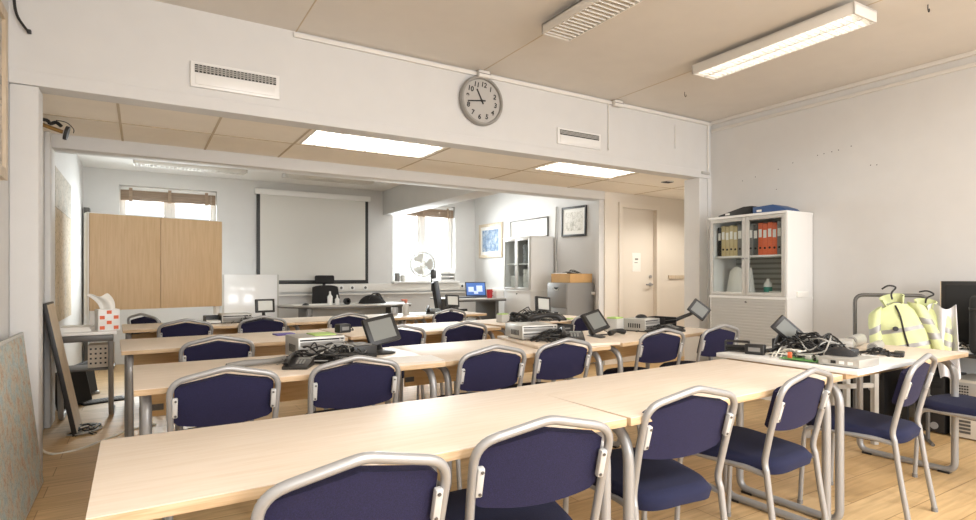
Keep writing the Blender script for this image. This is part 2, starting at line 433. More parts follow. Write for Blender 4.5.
jbox(4.02, 'white electrical junction box on the beam top, near the right vent')

# back wall trunking of the far room
mb = MB().box(1.2, 5.23, 8.93, 9, .93, 1.055, .006).box(1.2, 5.23, 8.91, 9, .875, .9, .004)
struct(mb.build('trim_6', TRIM))
mb = MB().box(5.17, 5.235, 5.7, 8.93, .93, .97, .006); struct(mb.build('trim_7', TRIM))

# ------------------------------------------------------------------ lights in the ceiling
def fixture(label, x, y, z, L, W, lit, H=.075, rz=0, n=22, group=None, rows=2, recess=False, tm=None):
    """louvred fluorescent fitting, long side along local y, its top at z"""
    t = thing('ceiling_light', label, 'ceiling light', (x, y, z), rz, group)
    w = W/2; l = L/2
    mb = MB().box(-w, -w+.012, -l, l, -H, 0, .003).box(w-.012, w, -l, l, -H, 0, .003).box(-w, w, -l, -l+.014, -H, 0, .003).box(-w, w, l-.014, l, -H, 0, .003).box(-w, w, -l, l, -.012, 0)
    mb.build('housing', LAMPW, t)
    if not lit: MB().box(-w+.013, w-.013, -l+.015, l-.015, -.024, -.013).build('shade_plate', STEELD, t, smooth=False)  # dark plate standing in for the shade between unlit louvre blades
    for k in range(rows):
        xx = (-w+W*(k+.5)/rows)
        MB().cyl((xx, -l+.03, -H*.45), (xx, l-.03, -H*.45), .013, n=10).build('tube', (tm or TUBE) if lit else LGREY, t)
    mb = MB()
    for i in range(1, n):
        yy = -l+L*i/n; mb.box(-w+.01, w-.01, yy-.003, yy+.003, -H+.001, -H*.62)
    for k in range(1, rows):
        xx = -w+W*k/rows; mb.box(xx-.006, xx+.006, -l+.012, l-.012, -H+.001, -H*.6)
    mb.build('louvre', LAMPW, t)
    return t
fixture('lit ceiling light with bright louvre near the right wall', 3.92, 2.42, 2.885, 1.24, .27, True, .075, R(-1.5), 30)
fixture('unlit surface ceiling light with grey louvre at the top of the photo', 2.43, 2.45, 2.885, 1.25, .24, False, .07, 0, 30, None, 1)
mb = MB()
for x, y in ((3.92, 1.95), (3.92, 2.8), (2.43, 2.0), (2.43, 2.9)): mb.box(x-.03, x+.03, y-.03, y+.03, 2.885, 2.922)
struct(mb.build('trim_8', LGREY))
fixture('lit recessed ceiling panel left in the soffit, below the left vent', 1.7, 4.64, 2.365, 1.12, .52, True, .07, R(90), 10, 'soffit lights', 3, True, TUBE2)
fixture('lit recessed ceiling panel right in the soffit, below the right vent', 4.02, 4.56, 2.365, 1.08, .46, True, .07, R(90), 14, 'soffit lights', 3, True, TUBE2)
fixture('unlit long ceiling light above the oak cabinet window', .56, 8.15, 2.6, 1.28, .2, False, .06, R(90), 30)
fixture('unlit slim ceiling light above the projection screen', 2.3, 8.1, 2.6, 1.25, .2, False, .06, R(90), 30)
t = thing('downlight', 'small round recessed downlight with black slots in the soffit', 'downlight', (5.33, 4.62, 2.30))
MB().cyl((0, 0, -.006), (0, 0, .002), .075, n=24).build('ring', LGREY, t)
mb = MB()
for k in range(5): mb.box(-.06+.026*k, -.045+.026*k, -.04, .04, -.009, -.005)
mb.build('slots', DARK, t)
def hook(x, y, label):
    o = MB().tube([(0, 0, 0), (0, 0, -.03), (.012, 0, -.045), (.022, 0, -.035), (.018, 0, -.022)], .003, 6, sub=4).build('ceiling_hook', DARK, loc=(x, y, ZC)); tag(o, label, 'hook')
hook(4.38, 3.59, 'small dark ceiling hook near the far end of the lit light')
hook(4.3, 1.62, 'small dark ceiling hook near the near end of the lit light')

# ------------------------------------------------------------------ vents and clock on the beam
def vent(x0, x1, z0, z1, label, nslat, full):
    t = thing('air_vent', label, 'vent', ((x0+x1)/2, YB, (z0+z1)/2))
    w = (x1-x0)/2; h = (z1-z0)/2
    MB().box(-w, w, -.02, 0, -h, h, .004).build('vent_plate', WHITE, t)
    mb = MB().box(-w+.025, w-.025, -.024, -.019, h*.15, h*.75)
    mb.build('opening', DARK, t, smooth=False)
    mb = MB()
    for i in range(1, 4):
        z = h*.15+h*.6*i/4; mb.box(-w+.025, w-.025, -.029, -.023, z-.003, z+.003)
    if full:
        for i in range(1, nslat):
            x = -w+.025+(2*w-.05)*i/nslat; mb.box(x-.004, x+.004, -.029, -.023, h*.15, h*.75)
    mb.build('grille', LGREY, t)
    MB().box(-w+.03, w-.03, -.026, -.019, -h*.8, h*.05, .003).build('flap', WHITE, t)
vent(.272, .825, 2.412, 2.578, 'larger white wall vent on the left part of the beam, square mesh grille', 22, True)
vent(3.29, 3.82, 2.41, 2.56, 'smaller looking slotted wall vent on the beam right of the clock', 4, False)

t = thing('wall_clock', 'round grey wall clock hung high on the beam', 'clock', (2.46, YB, 2.663))
RO = Matrix.Rotation(R(90), 4, 'X')
MB().lathe([(.0, -.0), (.2, 0), (.208, .012), (.208, .045), (.2, .056), (.186, .056), (.182, .044), (.182, .03), (0, .03)], 56, M=RO).build('case', mat('clock_rim', srgb(150, 147, 141), .4), t)
MB().cyl((0, -.034, 0), (0, -.03, 0), .181, n=56).build('dial', CLOCKF, t)
tilt = R(-9)
def numeral(txt, ang, r, size):
    cu = bpy.data.curves.new('num', 'FONT'); cu.body = txt; cu.size = size; cu.align_x = 'CENTER'; cu.align_y = 'CENTER'; cu.extrude = .0006; cu.offset = .0016
    o = bpy.data.objects.new('num', cu); COL.objects.link(o)
    bpy.context.view_layer.update()
    me = bpy.data.meshes.new_from_object(o.evaluated_get(bpy.context.evaluated_depsgraph_get()))
    bpy.data.objects.remove(o)
    me.transform(Matrix.Translation((r*math.sin(ang), -.0355, r*math.cos(ang))) @ Matrix.Rotation(-tilt*0+tilt*0, 4, 'Y') @ Matrix.Rotation(R(9), 4, 'Y') @ RO)
    me.materials.append(BLACK)
    n = bpy.data.objects.new('numeral', me); COL.objects.link(n); n.parent = t
for h in range(1, 13): numeral(str(h), h*PI/6+R(9), .139, .058)
def hand(name, ang, L, back, w, y):
    mb = MB().prism([(-w, -back), (w, -back), (w*.8, L), (-w*.8, L)], y, y-.002, 'y', M=Matrix.Rotation(ang, 4, 'Y'))
    mb.build(name, BLACK, t, smooth=False)
hand('minute_hand', R(-98), .14, .035, .006, -.04)
hand('hour_hand', R(-31)+R(4), .105, .03, .007, -.037)
MB().cyl((0, -.044, 0), (0, -.035, 0), .009).build('hub', BLACK, t)

# ------------------------------------------------------------------ tables
def tube_frame(mb, x, y0, y1, H, r=.019):
    P = fillet([(x, y0, r), (x, y1, r), (x, y1, H), (x, y0, H)], [.06, .06, .12, .12], 7, True)
    mb.tube(P, r, 12, True)
def table(label, cx, cy, L, D, rz=0, H=.73, panel=False, group='classroom tables', top=None, name='folding_table'):
    t = thing(name, label, 'table', (cx, cy, 0), rz, group)
    l = L/2; d = D/2
    MB().box(-l, l, -d, d, H-.003, H, .001).m(0).box(-l+.001, l-.001, -d+.001, d-.001, H-.01, H-.001).build('tabletop', top or LAM, t)
    MB().box(-l-.0005, l+.0005, -d-.0005, d+.0005, H-.027, H-.003, .002).build('edge_band', EDGE, t)
    for s in (-1, 1):
        mb = MB(); tube_frame(mb, s*(l-.045), -d+.05, d-.05, H-.046)
        fr = mb.build('leg_frame', STEEL, t)
        for yy in (-d+.1, d-.1): MB().box(s*(l-.045)-.022, s*(l-.045)+.022, yy-.03, yy+.03, 0, .012, .003).build('foot_pad', BLACK, fr)
        for yy in (-d+.17, d-.17): MB().box(s*(l-.045)-.03, s*(l-.045)+.03, yy-.03, yy+.03, H-.03, H-.0275).build('hinge', BLACK, fr)
        MB().cyl((s*(l-.06), 0, H-.06), (s*(l-.3), 0, H-.04), .011).build('folding_stay', BLACK, fr)
    MB().box(-l+.08, l-.08, -.012, .012, H-.055, H-.028).build('under_rail', STEEL, t)
    if panel:
        MB().box(-l+.07, l-.07, d-.09, d-.072, H-.25, H-.028, .002).build('modesty_panel', PANEL, t)
        for s in (-1, 1): MB().box(s*(l-.1)-.03, s*(l-.1)+.03, d-.096, d-.09, H-.22, H-.19).build('bracket', STEELD, t)
    return t
def rot_table(label, xl, yn, L, D, deg, **k):
    """placed by its near left corner"""
    a = R(deg); cx = xl+math.cos(a)*L/2-math.sin(a)*D/2; cy = yn+math.sin(a)*L/2+math.cos(a)*D/2
    return table(label, cx, cy, L, D, a, **k)
T1 = rot_table('left table of the nearest row, with nothing on it', -.088, 1.285, 1.4, .59, 0.6)
T2 = rot_table('right table of the nearest row, ending at the loose white board', 1.326, 1.295, 1.4, .605, 2.4)
T3 = rot_table('birch table in front of the hi-vis jackets, silver rolls on it', 2.765, 1.36, 1.4, .62, 0.3)
A2 = rot_table('left table of the second row, heap of phones at its right end', -.025, 2.635, 1.39, .73, 0.8, panel=True)
B2 = rot_table('middle table of the second row, with a silver computer', 1.372, 2.665, 1.22, .74, 2, panel=True)
C2 = rot_table('right table of the second row, small screen on an arm at its end', 2.76, 2.77, 1.4, .7, 11, panel=True)
A3 = rot_table('left table of the third row, nothing on it', -.1, 4.04, 1.4, .74, 2.2, panel=True)
B3 = rot_table('middle table of the third row, nothing on it', 1.33, 4.12, 1.38, .74, 3.2, panel=True)
C3 = rot_table('right table of the third row, heap of black cables on it', 2.83, 4.27, 1.45, .7, 9, panel=True)
A4 = rot_table('left table of the farthest row, small pale screen on it', -.13, 5.60, 1.4, .66, 2, panel=True)
B4 = rot_table('middle table of the farthest row, below the projection screen', 1.275, 5.66, 1.4, .66, 3, panel=True)
C4 = rot_table('right short table of the farthest row, telephone on it', 2.70, 5.76, .85, .66, 4, panel=True)

# spare leaf lying on the middle table
lf = MB().box(-.3, .3, -.33, .33, 0, .018, .003).build('loose_table_leaf', LAM, loc=(2.43, 3.075, .731), rz=R(-10))
tag(lf, 'loose beech board under the silver computer on the middle second row table', 'board')

# white table with thin square legs at the right end of the near row
o = MB().box(-.31, .31, -.36, .36, 0, .022, .002).build('white_board', WHITE, loc=(3.04, 1.665, .7325), rz=R(1.5))
tag(o, 'loose white board lying across the table ends under the cable heap', 'board')
t = thing('steel_trolley', 'low white steel trolley on the floor before the jackets', 'trolley', (4.27, 2.14, 0), R(-20))
for sx in (-.17, .17):
    for sy in (-.12, .12): MB().box(sx-.018, sx+.018, sy-.018, sy+.018, 0, .66, .002).build('post', LGREY, t)
MB().box(-.19, .19, -.14, .14, .655, .67, .002).build('trolley_top', WHITE, t)
for z in (.12, .4):
    for sy in (-.12, .12): MB().box(-.152, .152, sy-.012, sy+.012, z, z+.03).build('crossbar', LGREY, t)
WT = .7555

# ------------------------------------------------------------------ chairs
def make_chair(label):
    t = thing('stacking_chair', label, 'chair', (0, 0, 0), 0, 'navy classroom chairs')
    half = [(.2, -.205, .415), (.196, -.195, .45), (.202, -.23, .61), (.206, -.272, .758)]
    P = [(-x, y, z) for x, y, z in half]+[(-.012, -.288, .802), (.012, -.288, .802)]+half[::-1]
    MB().tube(fillet(P, [0, .03, .1, .06, .02, .02, .06, .1, .03, 0], 6), .0125, 12).build('back_frame', STEEL, t)
    for s in (-1, 1):
        lg = MB().tube([(s*.2, -.205, .42), (s*.202, -.228, .25), (s*.206, -.268, .012)], .0124, 12, sub=3).build('leg', STEEL, t)
        MB().cyl((s*.206, -.2685, 0), (s*.2057, -.266, .02), .0145, n=12).build('foot_cap', GREYP, lg)
        lg = MB().tube(fillet([(s*.2, .05, .408), (s*.2, .185, .408), (s*.206, .205, .012)], .06, 6), .0115, 12).build('leg', STEEL, t)
        MB().cyl((s*.206, .205, 0), (s*.206, .205, .02), .0138, n=12).build('foot_cap', GREYP, lg)
    mb = MB()
    for s in (-1, 1): mb.tube([(s*.2, .06, .408), (s*.195, -.1, .408), (s*.196, -.17, .402), (s*.201, -.212, .398)], .0115, 10, sub=4)
    mb.cyl((-.2, .12, .408), (.2, .12, .408), .009).cyl((-.2, -.1, .408), (.2, -.1, .408), .009)
    mb.build('seat_frame', STEEL, t)
    # seat: rounded trapezoid cushion
    def seat(u, v):
        x = u*2-1; y = v*2-1
        r = (abs(x)**4+abs(y)**4)**.25 if (x or y) else 0
        m = max(abs(x), abs(y)); k = m/r if r else 1
        px = x*k; py = y*k
        wd = .205+.025*py
        e = max(abs(x), abs(y))
        z = .456+.012*(1-px*px)*(1-.3*py) - (.022 if e > .999 else .006 if e > .9 else 0) - .012*max(0, py-.5)
        return (px*wd, -.012+py*.23, z+.012*py-.006)
    mb = MB().grid(seat, 20, 20)
    bm = mb.bm
    # close the cushion below
    ed = [e for e in bm.edges if e.is_boundary]
    r = bmesh.ops.extrude_edge_only(bm, edges=ed); nv = [g for g in r['geom'] if isinstance(g, bmesh.types.BMVert)]
    for v in nv: v.co.z -= .032 if abs(v.co.z) < 9 else 0; v.co.x *= .97; v.co.y *= .97
    bmesh.ops.holes_fill(bm, edges=[e for e in bm.edges if e.is_boundary]); bmesh.ops.recalc_face_normals(bm, faces=bm.faces[:])
    mb.build('seat', NAVYS, t, ang=60)
    # backrest: peaked top, bowed lower edge, slightly curved in plan
    def back(u, v):
        x = (u*2-1); ax = abs(x)
        top = .770-.036*ax - (.008*((ax-.9)/.1)**2 if ax > .9 else 0)
        bot = .555+.022*ax**2 + (.01*((ax-.9)/.1)**2 if ax > .9 else 0)
        z = bot+(top-bot)*v
        y = -.207-(z-.56)*.26 - .014*(1-x*x)
        return (x*.188, y, z)
    mb = MB().grid(back, 22, 10, thick=.026)
    bm = mb.bm
    mb.build('backrest', NAVY, t, ang=50)
    for s in (-1, 1):
        br = MB().box(s*.186-.01, s*.186+.01, -.012, .006, -.042, .042, .004, M=Matrix.Translation((0, -.246, .655)) @ Matrix.Rotation(R(15.5), 4, 'X')).build('bracket', BRK, t)
        for z in (-.032, .032): MB().cyl((s*.184, -.015, z), (s*.184, -.011, z), .0045, n=8, M=Matrix.Translation((0, -.246, .655)) @ Matrix.Rotation(R(15.5), 4, 'X')).build('screw', STEELD, br)
    return t
chairs = [
 # apex x, apex y, yaw deg, label
 (.395, 1.135, 0, 'navy chair nearest the camera, cut by the bottom edge of the photo'),
 (.915, 1.18, -8, 'navy chair second from the left in the nearest row, left of the table joint'),
 (1.585, 1.245, -5, 'navy chair just right of the doubled table legs in the nearest row'),
 (2.29, 1.25, 4, 'navy chair at the right end of the nearest birch tables'),
 (3.19, 1.20, 8, 'navy chair in front of the white board, seen nearly edge on'),
 (.30, 2.53, 0, 'navy chair at the left end of the second row'),
 (.855, 2.55, -5, 'navy chair of the second row in front of the heap of phones'),
 (1.62, 2.56, 0, 'navy chair in front of the left half of the middle second row table'),
 (2.16, 2.62, 0, 'navy chair in front of the silver computer of the second row'),
 (3.16, 2.76, -5, 'navy chair of the second row below the corridor door'),
 (3.80, 2.75, -2, 'navy chair at the right end of the second row, before the glazed cabinet'),
 (.41, 3.87, 0, 'navy chair at the left end of the third row'),
 (1.68, 3.99, 0, 'navy chair of the third row half hidden behind the big tilted screen'),
 (2.27, 4.03, 2, 'navy chair of the third row left of the silver computer'),
 (3.84, 4.33, 9, 'navy chair of the third row before the grey drawer cabinet'),
 (.33, 5.53, 0, 'navy chair of the farthest row below the oak cabinet'),
 (.97, 5.58, 0, 'navy chair of the farthest row behind the small pale screen'),
 (1.80, 5.61, 0, 'navy chair of the farthest row before the tall black office chair'),
 (3.0, 5.70, 0, 'navy chair at the right end of the farthest row'),
]
proto = None
for ax, ay, deg, lab in chairs:
    a = R(deg); loc = (ax-math.sin(a)*.288, ay+math.cos(a)*.288, 0)
    if proto is None:
        proto = make_chair(lab); proto.location = loc; proto.rotation_euler = (0, 0, a)
    else: dup(proto, loc, a, lab)
dup(proto, (4.06, 1.30, 0), R(-6), 'navy chair cut by the right edge of the photo, only its seat in view')
dup(proto, (.22, 6.78, 0), R(-50), 'navy chair turned sideways behind the farthest row, below the oak cabinet')
# ------------------------------------------------------------------ small equipment builders
def Rz(a): return Matrix.Rotation(a, 4, 'Z')
def Rx(a): return Matrix.Rotation(a, 4, 'X')
def Ry(a): return Matrix.Rotation(a, 4, 'Y')
def Tr(x, y, z): return Matrix.Translation((x, y, z))
def small_screen(label, loc, rz, w=.2, h=.17, zc=.13, tilt=15, roll=0, pale=False, off=(0, 0), stand=True, group='small screens'):
    """touch screen on a swan neck; faces -y"""
    t = thing('small_monitor', label, 'monitor', loc, rz, group)
    M = Tr(off[0], off[1], zc) @ Ry(R(roll)) @ Rx(R(-tilt))
    MB().box(-w/2, w/2, -.012, .012, -h/2, h/2, .006, M=M).box(-w*.3, w*.3, .01, .03, -h*.3, h*.3, .008, M=M).build('screen_case', BLACK, t)
    MB().box(-w/2+.002, w/2-.002, -.0155, -.011, -h/2+.002, h/2-.002, .003, M=M).build('bezel', BLACK, t)
    MB().box(-w*.37, w*.37, -.0175, -.015, -h*.35, h*.36, .001, M=M).build('display', SCREENB if pale else SCREEN, t, smooth=False)
    if stand:
        a = M @ Vector((0, .025, -h*.1))
        MB().tube([(0, .02, .012), (0, .035, zc*.35), (a.x*.7, a.y+.02, a.z*.8), a], [.024, .017, .015, .014], 12, sub=5).build('neck', BLACK, t)
        MB().lathe([(0, 0), (.075, 0), (.078, .006), (.06, .013), (.028, .02), (0, .021)], 28, M=Matrix.Diagonal((1.15, .9, 1, 1))).build('base', BLACK, t)
    return t
def computer(label, loc, rz, sx, sy, sz, split=2, pad=False, group='silver computers'):
    t = thing('desktop_computer', label, 'computer', loc, rz, group)
    MB().box(-sx/2, sx/2, -sy/2, sy/2, .006, sz, .006).build('case', SILVER, t)
    mb = MB()
    for k in range(split):
        z0 = .008+(sz-.012)*(k+.16)/split; z1 = .008+(sz-.012)*(k+.62)/split
        mb.box(-sx/2+.012, sx/2-.012, -sy/2-.004, -sy/2+.004, z0, z1, .003)
    mb.build('front_panel', GREYP, t)
    mb = MB()
    for k in range(split):
        z0 = .008+(sz-.012)*(k+.7)/split; mb.box(-sx/2+.01, sx/2-.01, -sy/2-.0015, -sy/2+.004, z0, z0+(sz/split)*.14)
    mb.build('drive_slot', DARK, t, smooth=False)
    mb = MB()
    for i in range(6): mb.box(-sx/2-.001, -sx/2+.004, -sy*.3+i*.02, -sy*.3+i*.02+.01, sz*.3, sz*.65)
    mb.build('side_vent', DARK, t, smooth=False)
    MB().cyl((sx*.38, -sy/2-.006, sz*.82), (sx*.38, -sy/2, sz*.82), .006, n=12).build('power_button', LGREY, t)
    for a in (-1, 1): MB().box(a*sx*.4-.012, a*sx*.4+.012, -sy*.42, sy*.42, 0, .007).build('foot_strip', BLACK, t)
    if pad: MB().box(-sx*.1, sx*.38, -sy*.3, sy*.3, sz, sz+.006, .002).build('memo_pad', LIME, t)
    return t
def phone(label, loc, rz, s=1, col=None, hand=True, group='desk telephones'):
    col = col or BLACK
    t = thing('desk_telephone', label, 'telephone', loc, rz, group)
    MB().prism([(-.1*s, 0), (.1*s, 0), (.1*s, .055*s), (.07*s, .06*s), (-.1*s, .02*s)], -.085*s, .085*s, 'x', .004).build('phone_body', col, t)
    n = Vector((0, -.04, .17)).normalized(); ang = math.atan2(.04, .17)
    M = Tr(.02*s, -.01*s, .043*s) @ Rx(ang)
    for i in range(3):
        for j in range(4): MB().box((i-1)*.021*s-.007*s, (i-1)*.021*s+.007*s, (j-2)*.018*s-.005*s, (j-2)*.018*s+.005*s, -.004, .004*s, .0015, 1, M=M).build('key', GREYP, t)
    MB().box(-.03*s, .05*s, .038*s, .066*s, -.003, .003*s, .001, M=M).build('lcd', SCREEN, t, smooth=False)
    if hand:
        MB().tube([(-.057*s, -.095*s, .035*s), (-.057*s, -.075*s, .052*s), (-.057*s, -.02*s, .068*s), (-.057*s, .04*s, .078*s), (-.057*s, .08*s, .075*s), (-.057*s, .1*s, .06*s)], [.018*s, .019*s, .013*s, .013*s, .019*s, .018*s], 12, sub=4).build('handset', col, t)
    return t
def adapter(label, loc, rz, sx=.09, sy=.05, sz=.035, group='power adapters'):
    t = thing('power_adapter', label, 'power adapter', loc, rz, group)
    MB().box(-sx/2, sx/2, -sy/2, sy/2, 0, sz, .007, 3).build('adapter_case', BLACK, t)
    MB().tube([(sx/2-.004, 0, sz*.5), (sx/2+.02, 0, sz*.5), (sx/2+.045, .02, .008), (sx/2+.06, .07, .004), (sx/2+.02, .1, .004)], .003, 8, sub=5).build('lead', CABLE, t)
    MB().box(-sx*.3, sx*.3, -sy/2-.0006, -sy/2+.001, sz*.3, sz*.7).build('rating_plate', GREYP, t, smooth=False)
    return t
def cables(cx, cy, z, rx, ry, h, n, label, group, mats=(CABLE,), r=.0032, seed=1):
    rnd = random.Random(seed)
    for k in range(n):
        P = []; a = rnd.random()*6.28; m = 9+rnd.randrange(6)
        rr = .35+.65*rnd.random()
        for i in range(m):
            a += .55+rnd.random()*.75
            q = rr*(.45+.55*rnd.random())
            zz = .004+h*max(0, (1-q*.8))*rnd.random()+.003*(k % 3)
            if i in (0, m-1): zz = .004; q = 1
            P.append((q*rx*math.cos(a), q*ry*math.sin(a), zz))
        o = MB().tube(P, r*(.8+.5*rnd.random()), 7, sub=6).build('cable', mats[k % len(mats)], loc=(cx, cy, z))
        tag(o, label, 'cable', group)
def one(name, mb, m, label, cat, loc, rz=0, group=None, **k):
    return tag(mb.build(name, m, loc=loc, rz=rz, **k), label, cat, group)

ZT = .731
# --- second row, left table: the heap of phones
computer('silver computer with a lime pad on top, at the back of the phone heap', (.83, 3.21, ZT), R(4), .26, .24, .12, 2, True)
small_screen('big tilted grey screen on an oval foot beside the phone heap', (1.19, 3.13, ZT), R(10), .205, .165, .135, 22, -9)
phone('black desk telephone in the heap on the left second row table, nearest the table edge', (.66, 2.86, ZT), R(-28), .72)
phone('black desk telephone in the phone heap, right of the one nearest the edge', (.86, 2.93, ZT), R(24), .72)
adapter('black power adapter on top of the silver computer with the lime pad', (.985, 3.2, .852+.004), R(15), .075, .06, .05)
t = thing('docking_station', 'flat black docking box left of the big tilted screen', 'docking station', (1.03, 3.05, ZT), R(8))
MB().box(-.07, .07, -.08, .08, 0, .07, .006).build('box_body', BLACK, t)
MB().box(-.06, .06, -.084, -.079, .02, .028).build('slot', DARK, t, smooth=False)
MB().box(-.05, .05, -.06, .06, .07, .076, .003).build('lid', GREYP, t)
o = MB().tube([(-.15, 0, .016), (-.06, .02, .018), (.04, .01, .018), (.14, .035, .018)], [.012, .016, .014, .018], 12, sub=5)
one('loose_handset', o, GREYP, 'loose grey handset lying left of the phone heap', 'handset', (.5, 3.0, ZT), R(6))
cables(.84, 3.0, ZT, .26, .17, .12, 10, 'black cable tangled in the heap on the left second row table', 'cables of the phone heap', (CABLE, CABLE, CABLEG), .0034, 3)
one('sheet_of_paper', MB().box(-.16, .16, -.11, .11, 0, .0012), WHITEP, 'white glossy sheet lying over the joint left of the tall bent table legs', 'paper', (1.235, 2.82, ZT), R(-6), smooth=False)
# --- second row, middle table
computer('silver computer lying on the loose beech board', (2.31, 3.2, ZT+.019), R(-8), .27, .27, .1, 2)
phone('black desk telephone on the loose board, nearest its front edge', (2.45, 2.93, ZT+.019), R(-35), .95)
o = MB().tube([(-.12, 0, .02), (-.09, 0, .035), (0, .01, .05), (.07, .015, .045), (.1, .02, .02)], [.022, .023, .015, .02, .022], 12, sub=5)
one('loose_handset', o, BLACK, 'loose black handset lying across the top of the silver computer on the board', 'handset', (2.45, 3.2, ZT+.12), R(-40))
t = thing('black_box', 'black open box beside the silver computer on the loose board', 'box', (2.6, 3.28, ZT+.019), R(4))
MB().box(-.09, .09, -.08, .08, 0, .006).box(-.09, -.084, -.08, .08, 0, .075).box(.084, .09, -.08, .08, 0, .075).box(-.09, .09, -.08, -.074, 0, .075).box(-.09, .09, .074, .08, 0, .075).build('box_shell', BLACK, t, smooth=False)
MB().box(-.06, .06, -.083, -.079, .045, .055).build('cut_out', GREYP, t, smooth=False)
small_screen('grey screen leaning between the silver computer and the looped handset', (2.83, 3.12, ZT), R(10), .2, .165, .115, 34, -10)
cables(2.38, 3.0, ZT+.019, .2, .13, .09, 9, 'black cable around the silver computer on the loose board', 'cables on the loose board', (CABLE,), .0034, 5)
# --- second row, right table
one('loose_handset', MB().tube([(-.1, 0, .016), (-.07, 0, .022), (0, .01, .03), (.06, .0, .024), (.09, 0, .016)], [.018, .022, .014, .022, .018], 12, sub=5), BLACK, 'black handset with a looped cord right of the grey leaning screen', 'handset', (3.1, 3.17, ZT), R(10))
one('cord_loop', MB().tube([(-.1, -.03, .005), (-.04, .05, .03), (.05, .08, .05), (.1, .02, .02), (.05, -.06, .005), (-.05, -.06, .004)], .004, 8, closed=True, sub=6), CABLE, 'black cord loop beside the handset on the right second row table', 'cable', (3.0, 3.28, ZT))
t = thing('small_carton', 'small grey carton with a green top on the right second row table', 'carton', (3.32, 3.42, ZT), R(16))
MB().box(-.06, .06, -.05, .05, 0, .1, .003).build('carton_body', LGREY, t); MB().box(-.055, .055, -.045, .045, .1, .112, .004).build('green_pad', LIME, t)
computer('silver computer with a mouse on top, left of the black tray', (3.52, 3.33, ZT), R(13), .24, .22, .1, 2)
one('computer_mouse', MB().grid(lambda u, v: (.03*math.sin(PI*v)*math.cos(2*PI*u), .05*-math.cos(PI*v), max(0, .03*math.sin(PI*v)*math.sin(2*PI*u))), 16, 10), BLACK, 'black mouse on top of the silver computer on the right second row table', 'mouse', (3.56, 3.36, ZT+.101), R(40))
t = thing('black_tray', 'black wire letter tray beside the screen on an arm', 'tray', (3.76, 3.34, ZT), R(13))
MB().box(-.1, .1, -.1, .1, 0, .006).box(-.1, -.095, -.1, .1, 0, .1).box(.095, .1, -.1, .1, 0, .1).box(-.1, .1, .095, .1, 0, .1).build('tray_shell', BLACK, t, smooth=False)
mb = MB()
for k in range(3): mb.cyl((-.1, -.1, .02+.03*k), (.1, -.1, .02+.03*k), .003, n=8)
mb.build('front_wire', BLACK, t)
phone('black desk telephone in front of the black wire tray', (3.67, 3.14, ZT), R(5), .85, None, False)
small_screen('small screen turned on its corner, on a black arm ending the second row', (3.93, 3.33, ZT), R(-38), .165, .125, .16, 8, 38, False, (.2, -.02))
cables(3.6, 3.2, ZT, .25, .1, .06, 6, 'black cable on the right second row table', 'cables on the right second row table', (CABLE,), .0034, 8)
# --- third row, right table
t = thing('small_carton', 'small pale carton with a lime pad beside the third row cable heap', 'carton', (3.0, 4.62, ZT), R(12))
MB().box(-.05, .05, -.04, .04, 0, .075, .003).build('carton_body', LGREY, t); MB().box(-.045, .045, -.035, .035, .075, .085, .004).build('green_pad', LIME, t)
phone('black telephone in the heap on the right third row table', (3.22, 4.6, ZT), R(20), 1.0)
phone('black telephone right of the cable heap on the right third row table', (3.62, 4.58, ZT), R(-20), 1.0)
adapter('black power adapter in the heap on the right third row table', (3.38, 4.72, ZT), R(15), .12, .08, .06)
small_screen('pale lit screen on the right third row table, in front of the grey drawers', (3.62, 4.8, ZT), R(4), .2, .16, .15, 10, 6, True)
cables(3.3, 4.58, ZT, .27, .15, .16, 10, 'black cable in the heap on the right third row table', 'cables of the third row heap', (CABLE, CABLE, CABLE, CABLEG), .0038, 11)
one('lime_folder', MB().box(-.05, .05, -.07, .07, 0, .008, .002), LIME, 'lime pad at the foot of the pale lit screen of the third row', 'pad', (3.78, 4.62, ZT), R(25))
# --- farthest row
computer('silver and black computer left of the small pale screen of the farthest row', (.78, 6.0, ZT), R(2), .27, .24, .085, 1)
t = thing('black_tray', 'black letter tray at the left of the pile in the farthest row', 'tray', (.58, 5.98, ZT), R(2))
MB().box(-.07, .07, -.1, .1, 0, .006).box(-.07, -.065, -.1, .1, 0, .07).box(.065, .07, -.1, .1, 0, .07).box(-.07, .07, .095, .1, 0, .07).build('tray_shell', BLACK, t, smooth=False)
MB().box(-.06, .06, -.09, .09, .006, .025).build('paper_stack', WHITEP, t, smooth=False)
small_screen('small pale screen of the farthest row behind its second chair', (1.06, 6.02, ZT), R(8), .19, .135, .15, 6, 0, True)
cables(.9, 5.88, ZT, .2, .1, .06, 5, 'black cable in the pile of the farthest row', 'cables of the farthest row', (CABLE,), .0036, 21)
one('notebook', MB().box(-.07, .07, -.05, .05, 0, .012, .002), mat('violet_cover', srgb(104, 92, 160), .6), 'violet notebook on the left third row table', 'notebook', (.93, 4.5, ZT), R(10))
t = thing('spray_bottle', 'clear spray bottle with a reddish top, beside the telephone of the farthest row', 'bottle', (2.62, 6.1, ZT))
MB().lathe([(0, 0), (.036, 0), (.04, .01), (.04, .09), (.03, .115), (.014, .13), (.014, .14), (0, .14)], 20).build('bottle_body', LGREY, t)
MB().cyl((0, 0, .139), (0, 0, .16), .017).box(-.045, .02, -.012, .012, .158, .182, .006).build('spray_head', mat('salmon_plastic', srgb(196, 120, 96), .5), t)
MB().cyl((-.045, 0, .172), (-.06, 0, .172), .006).build('nozzle', RED, t)
t = thing('jar', 'round metal jar standing left of the spray bottle', 'jar', (2.5, 6.15, ZT))
MB().lathe([(0, 0), (.035, 0), (.04, .02), (.04, .08), (.034, .09), (0, .09)], 20).build('jar_body', STEEL, t)
MB().cyl((0, 0, .089), (0, 0, .105), .033).build('lid', DARK, t)
phone('black desk telephone of the farthest row, left of the last small screen', (2.97, 6.1, ZT), R(-25), 1.0)
